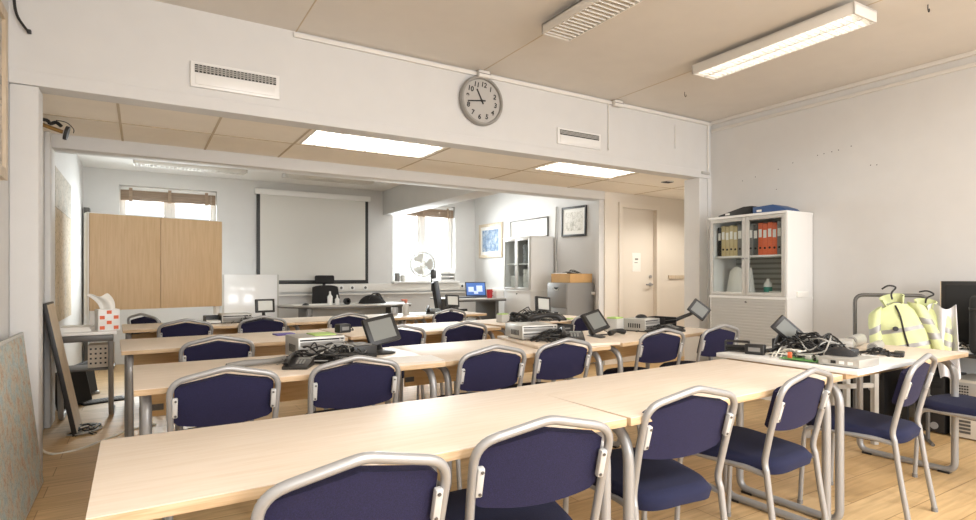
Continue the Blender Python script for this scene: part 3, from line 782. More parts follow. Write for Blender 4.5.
small_screen('small pale screen of the farthest row at the foot of the leather chair', (3.2, 6.05, ZT), R(4), .19, .145, .15, 12, 4, True)
one('sheet_of_paper', MB().box(-.13, .13, -.09, .09, 0, .003), WHITEP, 'loose white papers on the farthest row beside the telephone', 'paper', (2.78, 5.97, ZT), R(14), smooth=False)

# --- white table
adapter('black power brick at the left end of the white board', (2.84, 1.86, WT), R(-70), .1, .05, .055)
t = thing('small_rack', 'small black wire rack behind the power brick on the white board', 'rack', (2.87, 1.99, WT), R(-60))
mb = MB()
for z in (.004, .03, .056):
    mb.tube([(-.06, -.03, z), (.06, -.03, z), (.06, .03, z), (-.06, .03, z)], .0035, 8, True)
for sx in (-1, 1):
    for sy in (-1, 1): mb.cyl((sx*.06, sy*.03, 0), (sx*.06, sy*.03, .06), .0035, n=8)
mb.build('wire_frame', BLACK, t)
MB().box(-.05, .05, -.025, .025, .007, .028, .004).build('rack_box', DARK, t)
small_screen('thick grey screen turned on its corner above the heap on the white board', (3.05, 1.85, WT), R(-38), .15, .095, .125, 0, 42, False, (.03, -.02))
t = thing('circuit_board', 'green circuit board at the front edge of the white board', 'circuit board', (2.83, 1.6, WT), R(-84))
MB().box(-.09, .09, -.05, .05, .006, .009).build('board', GREEN, t, smooth=False)
for k, (x, y, sx, sy, sz, m) in enumerate(((-.05, -.02, .018, .012, .03, ORANGE), (-.02, .02, .02, .015, .012, DARK), (.03, 0, .025, .02, .02, LGREY), (.07, -.025, .012, .01, .016, DARK), (.06, .03, .015, .012, .022, LGREY))):
    MB().box(x-sx/2, x+sx/2, y-sy/2, y+sy/2, .009, .009+sz, .001).build('component', m, t)
for sx in (-.08, .08):
    for sy in (-.04, .04): MB().cyl((sx, sy, 0), (sx, sy, .007), .003, n=8).build('spacer', LGREY, t)
t = thing('silver_switch_box', 'flat silver box with a row of ports at the near corner of the white board', 'network switch', (2.88, 1.405, WT), R(-88))
MB().box(-.09, .09, -.1, .1, .003, .04, .003).build('box_body', SILVER, t)
for k in range(4): MB().box(-.07+.037*k, -.07+.037*k+.022, -.1025, -.099, .014, .028).build('port', (LGREY, DARK, WHITE, WHITE)[k], t, smooth=False)
for sx in (-.07, .07):
    for sy in (-.08, .08): MB().cyl((sx, sy, 0), (sx, sy, .004), .008, n=10).build('foot', BLACK, t)
def draped(sx, sy, h):
    return lambda u, v: ((u*2-1)*sx*(.85+.15*math.sin(PI*v)), (v*2-1)*sy*(.8+.2*math.sin(PI*u)), h*math.sin(PI*u)**.6*math.sin(PI*v)**.6*(1-.25*u)+.001)
one('camera_pouch', MB().grid(draped(.07, .05, .045), 14, 12), BLACKF, 'soft black pouch lying on the flat silver box', 'pouch', (2.9, 1.45, WT+.041), R(-80))
one('camera_pouch', MB().grid(draped(.09, .07, .09), 14, 12), BLACKF, 'soft black pouch in the middle of the heap on the white board', 'pouch', (3.05, 1.72, WT), R(-50))
adapter('black power brick in the middle of the white board heap', (3.12, 1.55, WT), R(-30), .13, .07, .05)
adapter('black power brick at the back of the white board heap', (3.14, 1.88, WT), R(10), .14, .08, .07)
cables(3.04, 1.66, WT, .2, .22, .17, 16, 'dark cable tangled on the loose white board', 'dark cables on the white board', (CABLE, CABLE, CABLE, CABLEG), .0036, 31)
cables(2.93, 1.7, WT, .13, .15, .06, 4, 'white cable tangled among the black ones on the white board', 'white cables on the white board', (CABLEW,), .0034, 33)
for k, (x, y, rz, L, r, lab) in enumerate(((3.9, 1.86, 12, .22, .037, 'thicker silver roll lying on the birch table before the jackets'), (3.76, 1.68, 14, .2, .028, 'thinner silver roll lying nearest the front of the birch table'))):
    t = thing('silver_roll', lab, 'roll', (x, y, ZT), R(rz), 'silver rolls')
    MB().cyl((-L/2, 0, r), (L/2, 0, r), r, n=24).build('roll_tube', SILVER, t)
    MB().cyl((-L/2-.002, 0, r), (-L/2, 0, r), r*.75, n=20).build('roll_end', GREYP, t)
t = thing('silver_box', 'slanted silver box beside the thicker silver roll', 'box', (3.66, 1.84, ZT), R(20))
MB().prism([(-.1, 0), (.1, 0), (.1, .03), (-.06, .075), (-.1, .06)], -.08, .08, 'y', .004).build('box_body', SILVER, t)
MB().box(-.05, .05, -.082, -.079, .012, .024).build('slot', GREYP, t, smooth=False)
adapter('flat black power adapter on the front of the birch table before the jackets', (3.62, 1.5, ZT), R(20), .12, .05, .025)
cables(3.52, 1.56, ZT, .12, .1, .05, 5, 'black cable coil on the birch table before the jackets', 'cables on the birch table before the jackets', (CABLE,), .0036, 37)

# ------------------------------------------------------------------ jackets over a steel coat stand, right
t = thing('coat_stand', 'low grey tubular clothes stand under the hi-vis jackets', 'clothes stand', (4.67, 1.99, 0), R(-58))
mb = MB().tube(fillet([(-.22, 0, .012), (-.22, 0, 1.04), (.22, 0, 1.04), (.22, 0, .012)], .06, 6), .013, 12)
mb.build('rail_frame', STEELD, t)
for s in (-1, 1): MB().cyl((s*.22, -.14, .012), (s*.22, .14, .012), .012).build('foot', STEELD, t)
def jacket(label, loc, rz, sc, openf):
    t = thing('hi_vis_jacket', label, 'jacket', loc, rz, 'hi-vis jackets')
    def torso(u, v):
        a = 2*PI*u; z = -.62*v
        w = .16+.085*min(1, v*5)+.015*v; d = .05+.07*min(1, v*3)
        f = 1+.05*math.sin(a*5+v*6)+.03*math.sin(a*9-v*9)
        zz = z-.05*(1-min(1, v*6))*abs(math.cos(a))
        return (w*math.cos(a)*f*sc, d*math.sin(a)*f*sc, zz*sc)
    mb = MB().grid(torso, 48, 26)
    for k, f in enumerate(mb.bm.faces): f.material_index = 1 if k % 26 in (12, 13, 20, 21) else 0
    mb.build('jacket_body', [HIVIS, REFL], t, ang=80)
    for s in (-1, 1):
        def slv(u, v):
            a = 2*PI*u
            cx = s*(.2+.09*math.sin(v*PI*.5)); cz = -.05-.55*v; cy = -.02-.05*v
            r = .075-.02*v
            f = 1+.06*math.sin(a*4+v*14)
            return ((cx+r*math.cos(a)*f)*sc, (cy+r*math.sin(a)*f)*sc, (cz+.04*(1-v)*-s*math.cos(a))*sc)
        mb = MB().grid(slv, 20, 22)
        for k, f in enumerate(mb.bm.faces): f.material_index = 1 if k % 22 in (7, 8, 9, 14, 15, 16) else 0
        bmesh.ops.holes_fill(mb.bm, edges=[e for e in mb.bm.edges if e.is_boundary])
        mb.build('sleeve', [HIVIS, REFL], t, ang=80)
    def collar(u, v):
        a = -PI/2+openf+(2*PI-2*openf)*u
        r = .085+.03*v
        return (r*math.cos(a)*sc*1.1, (.0+r*math.sin(a)*.7)*sc, (-.03+.1*v-.03*math.cos(a+PI/2))*sc)
    MB().grid(collar, 28, 5, thick=.008).build('collar', HIVIS, t, ang=80)
    def lining(u, v):
        a = -PI/2+openf*1.05+(2*PI-2.1*openf)*u
        r = .072+.03*v
        return (r*math.cos(a)*sc*1.1, r*math.sin(a)*.66*sc, (-.03+.1*v-.03*math.cos(a+PI/2))*sc)
    MB().grid(lining, 28, 5).build('collar_lining', BLACKF, t, ang=80)
    MB().tube([(.0, -.06*sc, -.03*sc), (.004, -.118*sc, -.15*sc), (.0, -.128*sc, -.35*sc), (.004, -.13*sc, -.6*sc)], .006, 8, sub=4).build('zip', BLACK, t)
    hk = fillet([(0, 0, .04*sc), (0, 0, .12*sc), (.05, 0, .17*sc), (.0, 0, .215*sc), (-.045, 0, .18*sc)], .03, 5)
    MB().tube(hk, .006, 10).build('hanger_hook', BLACK, t)
    return t
jacket('hi-vis yellow jacket hanging nearest the glazed cabinet, collar open', (4.57, 1.93, .989), R(-55), .61, .95).rotation_euler.y = R(-13)
jacket('hi-vis yellow jacket hanging nearest the black screen', (4.73, 1.80, .966), R(-72), .53, .8).rotation_euler.y = R(7)
one('black_badge', MB().cyl((0, -.004, 0), (0, .004, 0), .017, n=20), BLACK, 'round black badge on the chest of the left hi-vis jacket', 'badge', (4.497, 1.885, .81), R(-55))
one('white_cloth', MB().grid(lambda u, v: ((u-.5)*.16*(1-.35*v)+.05*v, .03*math.sin(u*9+v*3)+.02*v, -.5*v+.02*math.sin(u*7)), 14, 16, thick=.004), mat('pale_cloth', srgb(214, 213, 216), .9), 'pale cloth hanging between the jackets and the black screen', 'cloth', (4.72, 1.70, .97), R(-70), ang=80)

# ------------------------------------------------------------------ black screen, bag and computers at the right wall
t = thing('low_table', 'low black table carrying the black screen by the right wall', 'table', (5.18, 1.66, 0))
MB().box(-.33, .31, -.45, .35, .615, .64, .003).build('tabletop', BLACK, t)
for sx in (-.3, .28):
    for sy in (-.42, .32): MB().box(sx-.018, sx+.018, sy-.018, sy+.018, 0, .615).build('leg', BLACK, t)
t = thing('television', 'big black screen with a beige side on the low black table', 'television', (5.28, 1.64, .641), R(-75))
MB().box(-.25, .25, -.03, .04, .03, .5, .006).build('screen_case', BLACK, t)
MB().box(-.252, -.246, -.034, -.022, .03, .5).build('side_strip', PALEW, t, smooth=False)
MB().box(-.22, .22, -.033, -.029, .06, .47).build('display', DARK, t, smooth=False)
MB().box(-.15, .15, -.08, .09, 0, .014, .005).box(-.04, .04, -.02, .03, .01, .05).build('stand_foot', BLACK, t)
t = thing('equipment_bag', 'upright black equipment bag in front of the black screen', 'bag', (5.01, 1.46, .641), R(-70))
MB().box(-.17, .17, -.1, .1, 0, .4, .03, 3).build('bag_body', BLACKF, t)
MB().box(-.172, .172, -.102, .102, .3, .318, .003).build('bag_seam', BLACK, t)
MB().tube(fillet([(-.08, -.1, .33), (-.08, -.14, .3), (.08, -.14, .3), (.08, -.1, .33)], .03, 5), .01, 10).build('carry_handle', BLACK, t)
one('paper_stack', MB().box(-.1, .1, -.13, .13, 0, .02, .002), WHITEP, 'small paper stack on the low black table', 'papers', (4.97, 1.72, .641), R(10))
cables(4.97, 1.72, .662, .1, .1, .08, 5, 'black cable in front of the big black screen', 'cables by the black screen', (CABLE, CABLEW), .004, 41)
def tower(label, loc, rz, m, back=True, w=.19, d=.4, h=.43):
    t = thing('computer_tower', label, 'computer tower', loc, rz, 'computer towers on the floor')
    MB().box(-w/2, w/2, -d/2, d/2, .01, h, .005).build('case', m, t)
    y = -d/2-.003
    if back:
        MB().box(-w*.42, w*.42, y, y+.006, h*.72, h*.95, .002).build('power_supply', SILVER, t)
        mb = MB()
        for i in range(6):
            for j in range(4): mb.cyl((-w*.34+i*w*.08, y-.001, h*.75+j*.02), (-w*.34+i*w*.08, y+.002, h*.75+j*.02), .006, n=8)
        mb.build('fan_grille', DARK, t)
        for k in range(4): MB().box(-w*.4, w*.15, y-.001, y+.006, h*.1+k*.026, h*.1+k*.026+.016).build('slot_cover', STEELD, t, smooth=False)
        MB().box(-w*.42, -w*.12, y, y+.006, h*.4, h*.68).build('port_plate', STEELD, t, smooth=False)
        MB().cyl((w*.2, y-.002, h*.5), (w*.2, y+.004, h*.5), .04, n=20).build('case_fan', DARK, t)
    else:
        MB().box(-w*.4, w*.4, y, y+.006, h*.8, h*.9, .003).build('drive_bay', DARK, t)
        MB().cyl((0, y-.004, h*.62), (0, y+.004, h*.62), .02, n=18).build('power_button', STEEL, t)
        MB().cyl((0.03, y-.004, h*.14), (.03, y+.004, h*.14), .026, n=18).build('front_knob', STEEL, t)
    for sx in (-1, 1): MB().box(sx*w*.4-.01, sx*w*.4+.01, -d*.4, d*.4, 0, .011).build('foot_strip', BLACK, t)
    return t
tower('black computer tower with round silver knobs under the low black table', (5.27, 1.9, 0), R(-90), BLACK, False)
BEIGE = mat('beige_case', srgb(205, 198, 184), .5)
tower('beige computer tower with its back showing, right of the black tower', (5.27, 1.68, 0), R(-90), BEIGE, True)
tower('beige computer tower with its back showing, cut by the right edge of the photo', (5.27, 1.46, 0), R(-90), BEIGE, True)
tower('black computer tower on the floor under the jackets', (5.27, 2.3, 0), R(-90), BLACK, False)
tower('black computer tower on the floor nearest the glazed cabinet', (5.27, 2.62, 0), R(-90), BLACK, False)
cables(4.85, 2.25, 0.003, .2, .25, .06, 6, 'black cable on the floor before the computer towers', 'cables on the floor right', (CABLE, CABLEG), .004, 45)

# ------------------------------------------------------------------ glazed cabinets
def glazed_cabinet(label, loc, W, D, H, zs, tambour=True):
    """faces -x after the quarter turn; local x runs towards the camera"""
    t = thing('glazed_cabinet', label, 'cabinet', loc, R(-90), 'glazed cabinets')
    w = W/2; d = D/2
    mb = MB()
    for s in (-1, 1): mb.box(s*w-(.02 if s > 0 else 0), s*w+(0 if s > 0 else .02), -d+.02, d, 0, H-.02, .002)
    mb.box(-w-.005, w+.005, -d, d+.001, H-.022, H, .002).box(-w-.004, w+.004, -d+.005, d, zs-.012, zs+.012, .002).box(-w, w, -d+.03, d, .06, .08).box(-w+.02, w-.02, -d+.03, -d+.05, 0, .06)
    mb.build('carcass', WHITE, t)
    MB().box(-w+.02, w-.02, d-.012, d, .06, H-.02).build('back_panel', STRIPE, t, smooth=False)
    MB().box(-w+.02, w-.02, -d+.06, d-.012, (zs+H)/2-.012, (zs+H)/2+.006).build('shelf', WHITE, t, smooth=False)
    for s in (-1, 1):
        a, b = (-w+.012, -.002) if s < 0 else (.002, w-.012)
        z0, z1 = zs+.016, H-.026
        fr = MB()
        fr.frame(a, b, -d, -d+.02, z0, z1, .035, .002)
        o = fr.build('door', LGREY, t)
        MB().box(a+.03, b-.03, -d+.008, -d+.012, z0+.03, z1-.03).build('glass_pane', GLASS, o, smooth=False)
        x = (b-.018) if s < 0 else (a+.018)
        MB().cyl((x, -d-.018, (z0+z1)/2-.02), (x, -d, (z0+z1)/2-.02), .008, n=12).build('door_knob', STEEL, o)
    mb = MB().m(0).box(-w+.02, w-.02, -d+.014, -d+.024, .08, zs-.012)
    if tambour:
        n = 30
        for i in range(n):
            z = .085+(zs-.1)*i/n; mb.box(-w+.02, w-.02, -d+.008, -d+.018, z, z+(zs-.1)/n*.72, .002, 1)
    mb.build('roller_front', LGREY if tambour else WHITE, t)
    MB().cyl((0, -d+.002, zs-.045), (0, -d+.016, zs-.045), .009, n=12).build('lock', STEELD, t)
    return t
STRIPE = stripe_mat('striped_panel', srgb(150, 148, 142), srgb(196, 194, 188), 6)  # plain grey stripes across the cabinet back
CX, CY = 5.27, 3.415
glazed_cabinet('tall white glazed cabinet with binders by the right wall', (CX, CY, 0), .83, .44, 1.785, .97)
def binder(label, loc, rz, w, m, h=.31, d=.27, group='binders in the glazed cabinet'):
    t = thing('binder', label, 'binder', loc, rz, group)
    MB().box(-w/2, w/2, -d/2, d/2, 0, h, .003).build('binder_cover', m, t)
    MB().box(-w*.35, w*.35, -d/2-.0015, -d/2+.002, h*.55, h*.8).build('spine_label', WHITEP, t, smooth=False)
    MB().cyl((0, -d/2-.0015, h*.22), (0, -d/2+.001, h*.22), min(.011, w*.3), n=14).build('finger_hole', DARK, t)
ZU = (.97+1.785)/2+.007
y = CY+.372
for k, (m, lab, wd) in enumerate(((DARK, 'dark binder at the left end of the upper shelf of the glazed cabinet', .045), (TAN, 'tan binder, leftmost of four in the glazed cabinet', .05), (TAN, 'tan binder, second of four in the glazed cabinet', .05), (TAN, 'tan binder, third of four in the glazed cabinet', .05), (TAN, 'tan binder, rightmost of four in the glazed cabinet', .05), (GREYP, 'grey binder right of the tan ones in the glazed cabinet', .06), (STEELD, 'dark grey binder before the middle of the glazed cabinet', .06),
    (GREYP, 'grey binder just right of the middle of the glazed cabinet', .055), (STEELD, 'dark grey binder left of the orange ones', .055), (ORANGE, 'orange binder, leftmost of four', .052), (ORANGE, 'orange binder, second of four', .052), (ORANGE, 'orange binder, third of four', .052), (ORANGE, 'orange binder, rightmost of four', .052), (GREYP, 'grey binder right of the orange ones', .05), (STEELD, 'dark grey binder at the right end of the upper shelf of the glazed cabinet', .05))):
    wd *= .93
    binder(lab, (CX+.0, y-wd/2, ZU), R(-90), wd-.003, m, .30+.012*(k % 2))
    y -= wd
    if k == 6: y -= .01
one('paper_bag', MB().grid(lambda u, v: (.14*math.cos(2*PI*u)*(1-.25*v)*(1+.1*math.sin(u*25)), .11*math.sin(2*PI*u)*(1-.35*v), .27*v+.02*math.sin(u*19)*v), 40, 12), WHITEP, 'crumpled white bag on the lower shelf, left door of the glazed cabinet', 'bag', (CX, CY+.2, .985), R(-90), ang=80)
t = thing('bottle', 'white bottle with a green label behind the right door of the glazed cabinet', 'bottle', (CX-.05, CY-.13, .984))
MB().lathe([(0, 0), (.035, 0), (.038, .01), (.038, .12), (.015, .15), (.015, .17), (0, .17)], 20).build('bottle_body', WHITE, t)
MB().cyl((0, 0, .04), (0, 0, .09), .0388, n=20).build('bottle_label', mat('teal_label', srgb(60, 140, 126), .5), t)
one('paper_stack', MB().box(-.1, .1, -.14, .14, 0, .05, .003), WHITEP, 'stack of white papers beside the bottle in the glazed cabinet', 'papers', (CX+.03, CY-.29, .983), R(4))
def lying(label, loc, rz, m, poly, d):
    t = thing('binder', label, 'binder', loc, rz, 'binders on top of the glazed cabinet')
    MB().prism(poly, -d, d, 'y', .002).build('binder_cover', m, t)
    MB().box(-.12, -.07, -d-.0015, -d+.002, .012, .032).build('spine_label', WHITEP, t, smooth=False)
lying('dark binder lying open on top of the glazed cabinet', (CX-.04, CY+.13, 1.786), R(-90), BLACK, [(-.2, 0), (.17, 0), (.17, .08), (.08, .08), (-.2, .015)], .14)
lying('blue binder lying on top of the glazed cabinet', (CX-.06, CY-.22, 1.786), R(-88), BLUE, [(-.16, 0), (.17, 0), (.14, .03), (.04, .07), (-.16, .06)], .13)

glazed_cabinet('white glazed cabinet with papers in the far room, left of the grey drawers', (5.0, 7.0, 0), .71, .43, 1.765, .96, False)
for k, (yy, z, hh, lab) in enumerate(((7.17, .978, .2, 'paper stack on the lower shelf of the far cabinet, left door'), (6.83, .978, .3, 'paper stack on the lower shelf of the far cabinet, right door'), (6.83, 1.37, .28, 'paper stack on the upper shelf of the far cabinet, right door'))):
    mb = MB()
    n = int(hh/.02)
    for i in range(n): mb.box(-.1+.006*math.sin(i*3), .1+.006*math.sin(i*2), -.13+.004*(i % 3), .13, .02*i, .02*i+.017)
    one('paper_stack', mb, (WHITEP, WHITEP, GREYP)[k], lab, 'papers', (4.99, yy, z+.001), R(-90), 'papers in the far cabinet')

# ------------------------------------------------------------------ grey drawers with a box on top
DG = mat('grey_drawers', srgb(136, 134, 131), .5)
t = thing('drawer_cabinet', 'grey steel drawer cabinet at the end of the picture wall', 'cabinet', (4.99, 5.98, 0), R(-90))
MB().box(-.205, .205, -.235, .235, 0, 1.09, .004).build('carcass', DG, t)
for k in range(3):
    z0 = .1+.33*k
    o = MB().box(-.195, .195, -.25, -.236, z0, z0+.32, .003).build('drawer', DG, t)
    MB().box(-.05, .05, -.253, -.249, z0+.235, z0+.27, .002).build('handle_recess', DARK, o)
    MB().tube([(-.055, -.256, z0+.262), (-.03, -.258, z0+.236), (.03, -.258, z0+.236), (.055, -.256, z0+.262)], .006, 8, sub=4).build('handle', LGREY, o)
t = thing('cardboard_box', 'open cardboard box full of cables on the grey drawer cabinet', 'box', (5.0, 5.98, 1.091), R(-88))
MB().box(-.19, .19, -.2, .2, 0, .006).box(-.19, -.184, -.2, .2, 0, .12).box(.184, .19, -.2, .2, 0, .12).box(-.19, .19, -.2, -.194, 0, .12).box(-.19, .19, .194, .2, 0, .12).build('box_walls', CARD, t, smooth=False)
one('white_packets', MB().box(-.12, .1, -.03, .03, 0, .12, .006), WHITEP, 'white packet standing in the cardboard box on the grey drawers', 'packet', (4.84, 6.02, 1.1), R(-84))
cables(5.0, 5.98, 1.2, .15, .14, .07, 7, 'black cable heaped on the cardboard box', 'cables on the cardboard box', (CABLE, CABLE, CABLEG), .006, 51)

# ------------------------------------------------------------------ pictures, pipe and clutter on the far right wall
def picture(label, y0, y1, z0, z1, fm, im, fw=.03, mw=.06, x=5.235, rollv=0, sgn=-1, marks=None):
    t = thing('framed_picture', label, 'picture', (x+sgn*.002, (y0+y1)/2, (z0+z1)/2), R(-90 if sgn < 0 else 90), 'framed pictures')
    w = abs(y1-y0)/2; h = (z1-z0)/2; M = Ry(R(rollv))
    mb = MB()
    mb.frame(-w, w, -.025, 0, -h, h, fw, .003, M=M)
    mb.build('frame', fm, t)
    MB().box(-w+fw*.8, w-fw*.8, -.012, -.004, -h+fw*.8, h-fw*.8, M=M).build('mount', WHITEP, t, smooth=False)
    MB().box(-w+fw+mw, w-fw-mw, -.014, -.011, -h+fw+mw, h-fw-mw, M=M).build('print', im, t, smooth=False)
    if marks: marks(t, w, h)
picture('blue print in a pale wood frame, farthest along the far room wall', 8.06, 8.82, 1.5, 2.1, PALEW, PICB, .05, .06)
def skyline(t, w, h):
    rnd = random.Random(4); mb = MB()
    for i in range(26):
        x = -w*.8+1.6*w*i/26; hh = (.03+.14*rnd.random())*(1.3 if i > 8 else .8)
        mb.box(x, x+.008+.01*rnd.random(), -.0155, -.0135, -h*.62, -h*.62+hh)
    mb.build('dark_strokes', GREYP, t, smooth=False)
picture('wide print of dark upright strokes in a thin dark frame, above the far cabinet', 6.79, 7.8, 1.775, 2.08, STEELD, WHITEP, .018, .03, marks=skyline)
picture('sketch in a black frame above the cardboard box', 5.93, 6.46, 1.74, 2.165, BLACK, PICG, .03, .05, rollv=1.5)
one('slanted_pipe', MB().tube([(0, 0, 0), (0, .03, .5), (0, .0, 1.05)], .013, 10, sub=4), LGREY, 'thin grey pipe on the wall between the wide print and the black framed sketch', 'pipe', (5.215, 6.58, 1.15))

# ------------------------------------------------------------------ left side of the rooms
def wall_map(label, y0, y1, z0, z1, m):
    one('wall_map', MB().box(-.004, .004, -(y1-y0)/2, (y1-y0)/2, -(z1-z0)/2, (z1-z0)/2), m, label, 'map', (XL+.006, (y0+y1)/2, (z0+z1)/2), 0, 'maps on the left wall', smooth=False)
wall_map('grey map sheet on the left wall of the far room, upper of two', 6.1, 7.4, 1.78, 2.13, MAPB)
wall_map('tan map sheet on the left wall of the far room, lower of two', 6.1, 7.4, .77, 1.776, MAPC)
t = thing('map_board', 'large pale blue town map board leaning on the near left wall', 'map', (-.478, 3.5, 0))
Mm = Ry(R(-6))
MB().box(-.012, .004, -.62, .58, 0.004, .87, .002, M=Mm).build('backing_board', LGREY, t)
MB().box(.004, .006, -.61, .565, .02, .855, M=Mm).build('map_sheet', MAPA, t, smooth=False)
t = thing('framed_picture', 'pine framed picture cut by the left edge of the photo', 'picture', (XL+.002, 3.53, 2.14), R(90))
mb = MB()
mb.frame(-.4, .4, -.03, 0, -.45, .45, .06, .004)
mb.build('frame', PALEW, t); MB().box(-.345, .345, -.014, -.004, -.395, .395).build('print', MAPB, t, smooth=False)
t = thing('leaning_frame', 'large dark edged board leaning on the left wall', 'board', (-.40, 5.33, 0))
Mm = Ry(R(-10.5))
MB().box(-.03, 0, -.2, .2, .006, 1.0, .003, M=Mm).build('board_frame', BLACK, t)
MB().box(-.001, .002, -.185, .185, .02, .985, M=Mm).build('board_face', PALEW, t, smooth=False)
o = MB().tube([(-.61, 4.13, 2.9), (-.612, 4.125, 2.76), (-.6, 4.12, 2.66), (-.565, 4.12, 2.595), (-.545, 4.125, 2.575)], .007, 8, sub=5).box(-.555, -.535, 4.11, 4.135, 2.565, 2.585, .003).build('hanging_cable', CABLE)
tag(o, 'black cable end hanging on the beam in the top left corner', 'cable')
t = thing('wall_bracket', 'dark bracket with two discs and a brass bar under the left end of the soffit', 'bracket', (XL, 4.97, 2.245))
MB().cyl((0, 0, .02), (.02, 0, .02), .045, n=20).build('wall_plate', BLACK, t)
MB().tube([(.02, 0, .0), (.09, 0, -.025), (.17, 0, -.05)], .014, 10, sub=4).build('bar', BRASS, t)
MB().cyl((.18, 0, -.052), (.2, 0, -.057), .05, n=20).build('end_disc', BLACK, t)
MB().tube([(.03, 0, .025), (.08, 0, .02), (.1, 0, .0), (.13, .01, .015), (.16, 0, -.01)], .012, 8, sub=4).build('clamp', DARK, t)
MB().tube([(.13, .01, .03), (.19, .0, .02), (.23, 0, -.02), (.23, 0, -.05)], .003, 6, sub=4).build('wire', CABLE, t)
# side desk with tissue box
t = thing('side_desk', 'small white topped side desk against the left wall', 'table', (-.385, 5.83, 0))
MB().box(-.21, .215, -.3, .28, .705, .73, .003).build('desktop', WHITE, t)
MB().box(-.19, .19, -.28, -.2, .65, .703, .003).build('drawer', STEELD, t)
for sx in (-1, 1):
    MB().tube(fillet([(sx*.17, -.22, .703), (sx*.17, -.1, .02), (sx*.17, .2, .02)], .05, 5), .02, 10).build('leg', STEEL, t)
MB().box(-.19, .19, -.12, .2, .395, .41, .002).build('lower_shelf', STEELD, t)
t = thing('tissue_box', 'white tissue box with orange squares, a tissue sticking out', 'tissue box', (-.24, 5.66, .731), R(12))
MB().box(-.075, .075, -.075, .075, 0, .175, .004).build('carton', WHITE, t)
mb = MB()
for i in range(3):
    for j in range(4):
        if (i+j) % 2 == 0:
            mb.box(-.064+.048*i, -.064+.048*i+.034, -.0765, -.0745, .012+.042*j, .012+.042*j+.028)
            mb.box(.0745, .0765, -.064+.048*i, -.064+.048*i+.034, .012+.042*j, .012+.042*j+.028)
mb.build('printed_squares', ORANGE, t, smooth=False)
MB().grid(lambda u, v: ((u-.5)*.1*(1+.5*v)-.07*v*v, .03*math.sin(u*6+v)*(1-.3*v), .172+.15*v-.03*v*v+.012*math.sin(u*8)*v), 14, 10, thick=.003).build('tissue', WHITEP, t, ang=80)
for k, (x, y, z, h, rz, lab) in enumerate(((-.46, 5.72, .731, .02, 5, 'paper pile on the side desk, lower one'), (-.45, 5.71, .752, .016, -4, 'paper pile on the side desk, upper one'))):
    one('paper_stack', MB().box(-.105, .105, -.14, .14, 0, h, .001), WHITEP, lab, 'papers', (x, y, z), R(rz), 'paper piles on the side desk', smooth=False)
t = thing('dotted_carton', 'white carton with rows of dots on the lower shelf of the side desk', 'carton', (-.3, 5.87, .411))
MB().box(-.08, .1, -.1, .1, 0, .19, .003).build('carton_body', mat('cream_carton', srgb(226, 214, 196), .7), t)
mb = MB()
for i in range(5):
    for j in range(4): mb.box(-.066+.034*i, -.066+.034*i+.014, -.102, -.0995, .03+.04*j, .044+.04*j)
mb.build('dot_pattern', BLACK, t, smooth=False)
def floor_monitor(label, loc, rz, tilt):
    t = thing('floor_monitor', label, 'monitor', loc, rz, 'monitors on the floor')
    M = Rx(R(-tilt))
    MB().box(-.2, .2, -.02, .03, .01, .34, .008, M=M).build('monitor_case', BLACK, t)
    MB().box(-.18, .18, -.0235, -.019, .03, .32, M=M).build('display', DARK, t, smooth=False)
    MB().box(-.1, .1, .03, .1, 0, .02, .006).build('stand_foot', BLACK, t)
floor_monitor('black monitor on the floor leaning behind the dark edged board', (-.5, 6.3, 0), R(60), 12)
floor_monitor('black monitor on the floor beside the keyboard', (-.44, 6.75, 0), R(75), 8)
t = thing('keyboard', 'black keyboard on the floor under the side desk', 'keyboard', (-.3, 6.42, 0), R(20))
MB().prism([(-.07, 0), (.07, 0), (.07, .022), (-.07, .012)], -.18, .18, 'x', .003).build('key_case', BLACK, t)
mb = MB()
for i in range(13):
    for j in range(4): mb.box(-.17+.026*i, -.17+.026*i+.02, -.058+.028*j, -.058+.028*j+.021, .013+.0018*j, .0205+.002*j)
mb.build('keys', GREYP, t, smooth=False)
cables(-.36, 5.3, 0.003, .14, .2, .04, 5, 'black cable on the floor behind the dark edged board', 'cables on the floor left', (CABLE, CABLEG), .0045, 61)
o = MB().tube([(-.59, 4.4, .62), (-.59, 4.45, .4), (-.56, 4.55, .12), (-.5, 4.68, .008), (-.36, 4.72, .006), (-.22, 4.9, .006), (-.08, 5.1, .006), (.1, 5.2, .008)], .008, 8, sub=6).build('white_cable', CABLEW)
tag(o, 'white cable running down the left column and across the floor', 'cable')
one('dark_panel', MB().box(-.03, .03, -.09, .09, 0, 2.05, .004), STEELD, 'tall dark grey panel standing in the far left corner', 'panel', (-.59, 8.86, 0))
# oak cabinet on posts
t = thing('oak_cabinet', 'two door oak board cabinet raised on white posts', 'cabinet', (.178, 7.19, 0), R(14.7))
MB().box(-.66, .66, 0, .14, .826, 1.83, .003).build('carcass', WHITE, t)
for s in (-1, 1):
    MB().box(min(s*.002, s*.652), max(s*.002, s*.652), -.022, -.002, .826, 1.82, .002).build('door', OAK, t)
    MB().box(s*.62-.02, s*.62+.02, .03, .11, .02, .826).build('post', WHITE, t)
    MB().box(s*.62-.03, s*.62+.03, -.16, .3, 0, .025, .004).build('foot', WHITE, t)
MB().box(-.668, -.656, -.022, .14, .6, 1.83, .002).build('side_strip', WHITE, t)
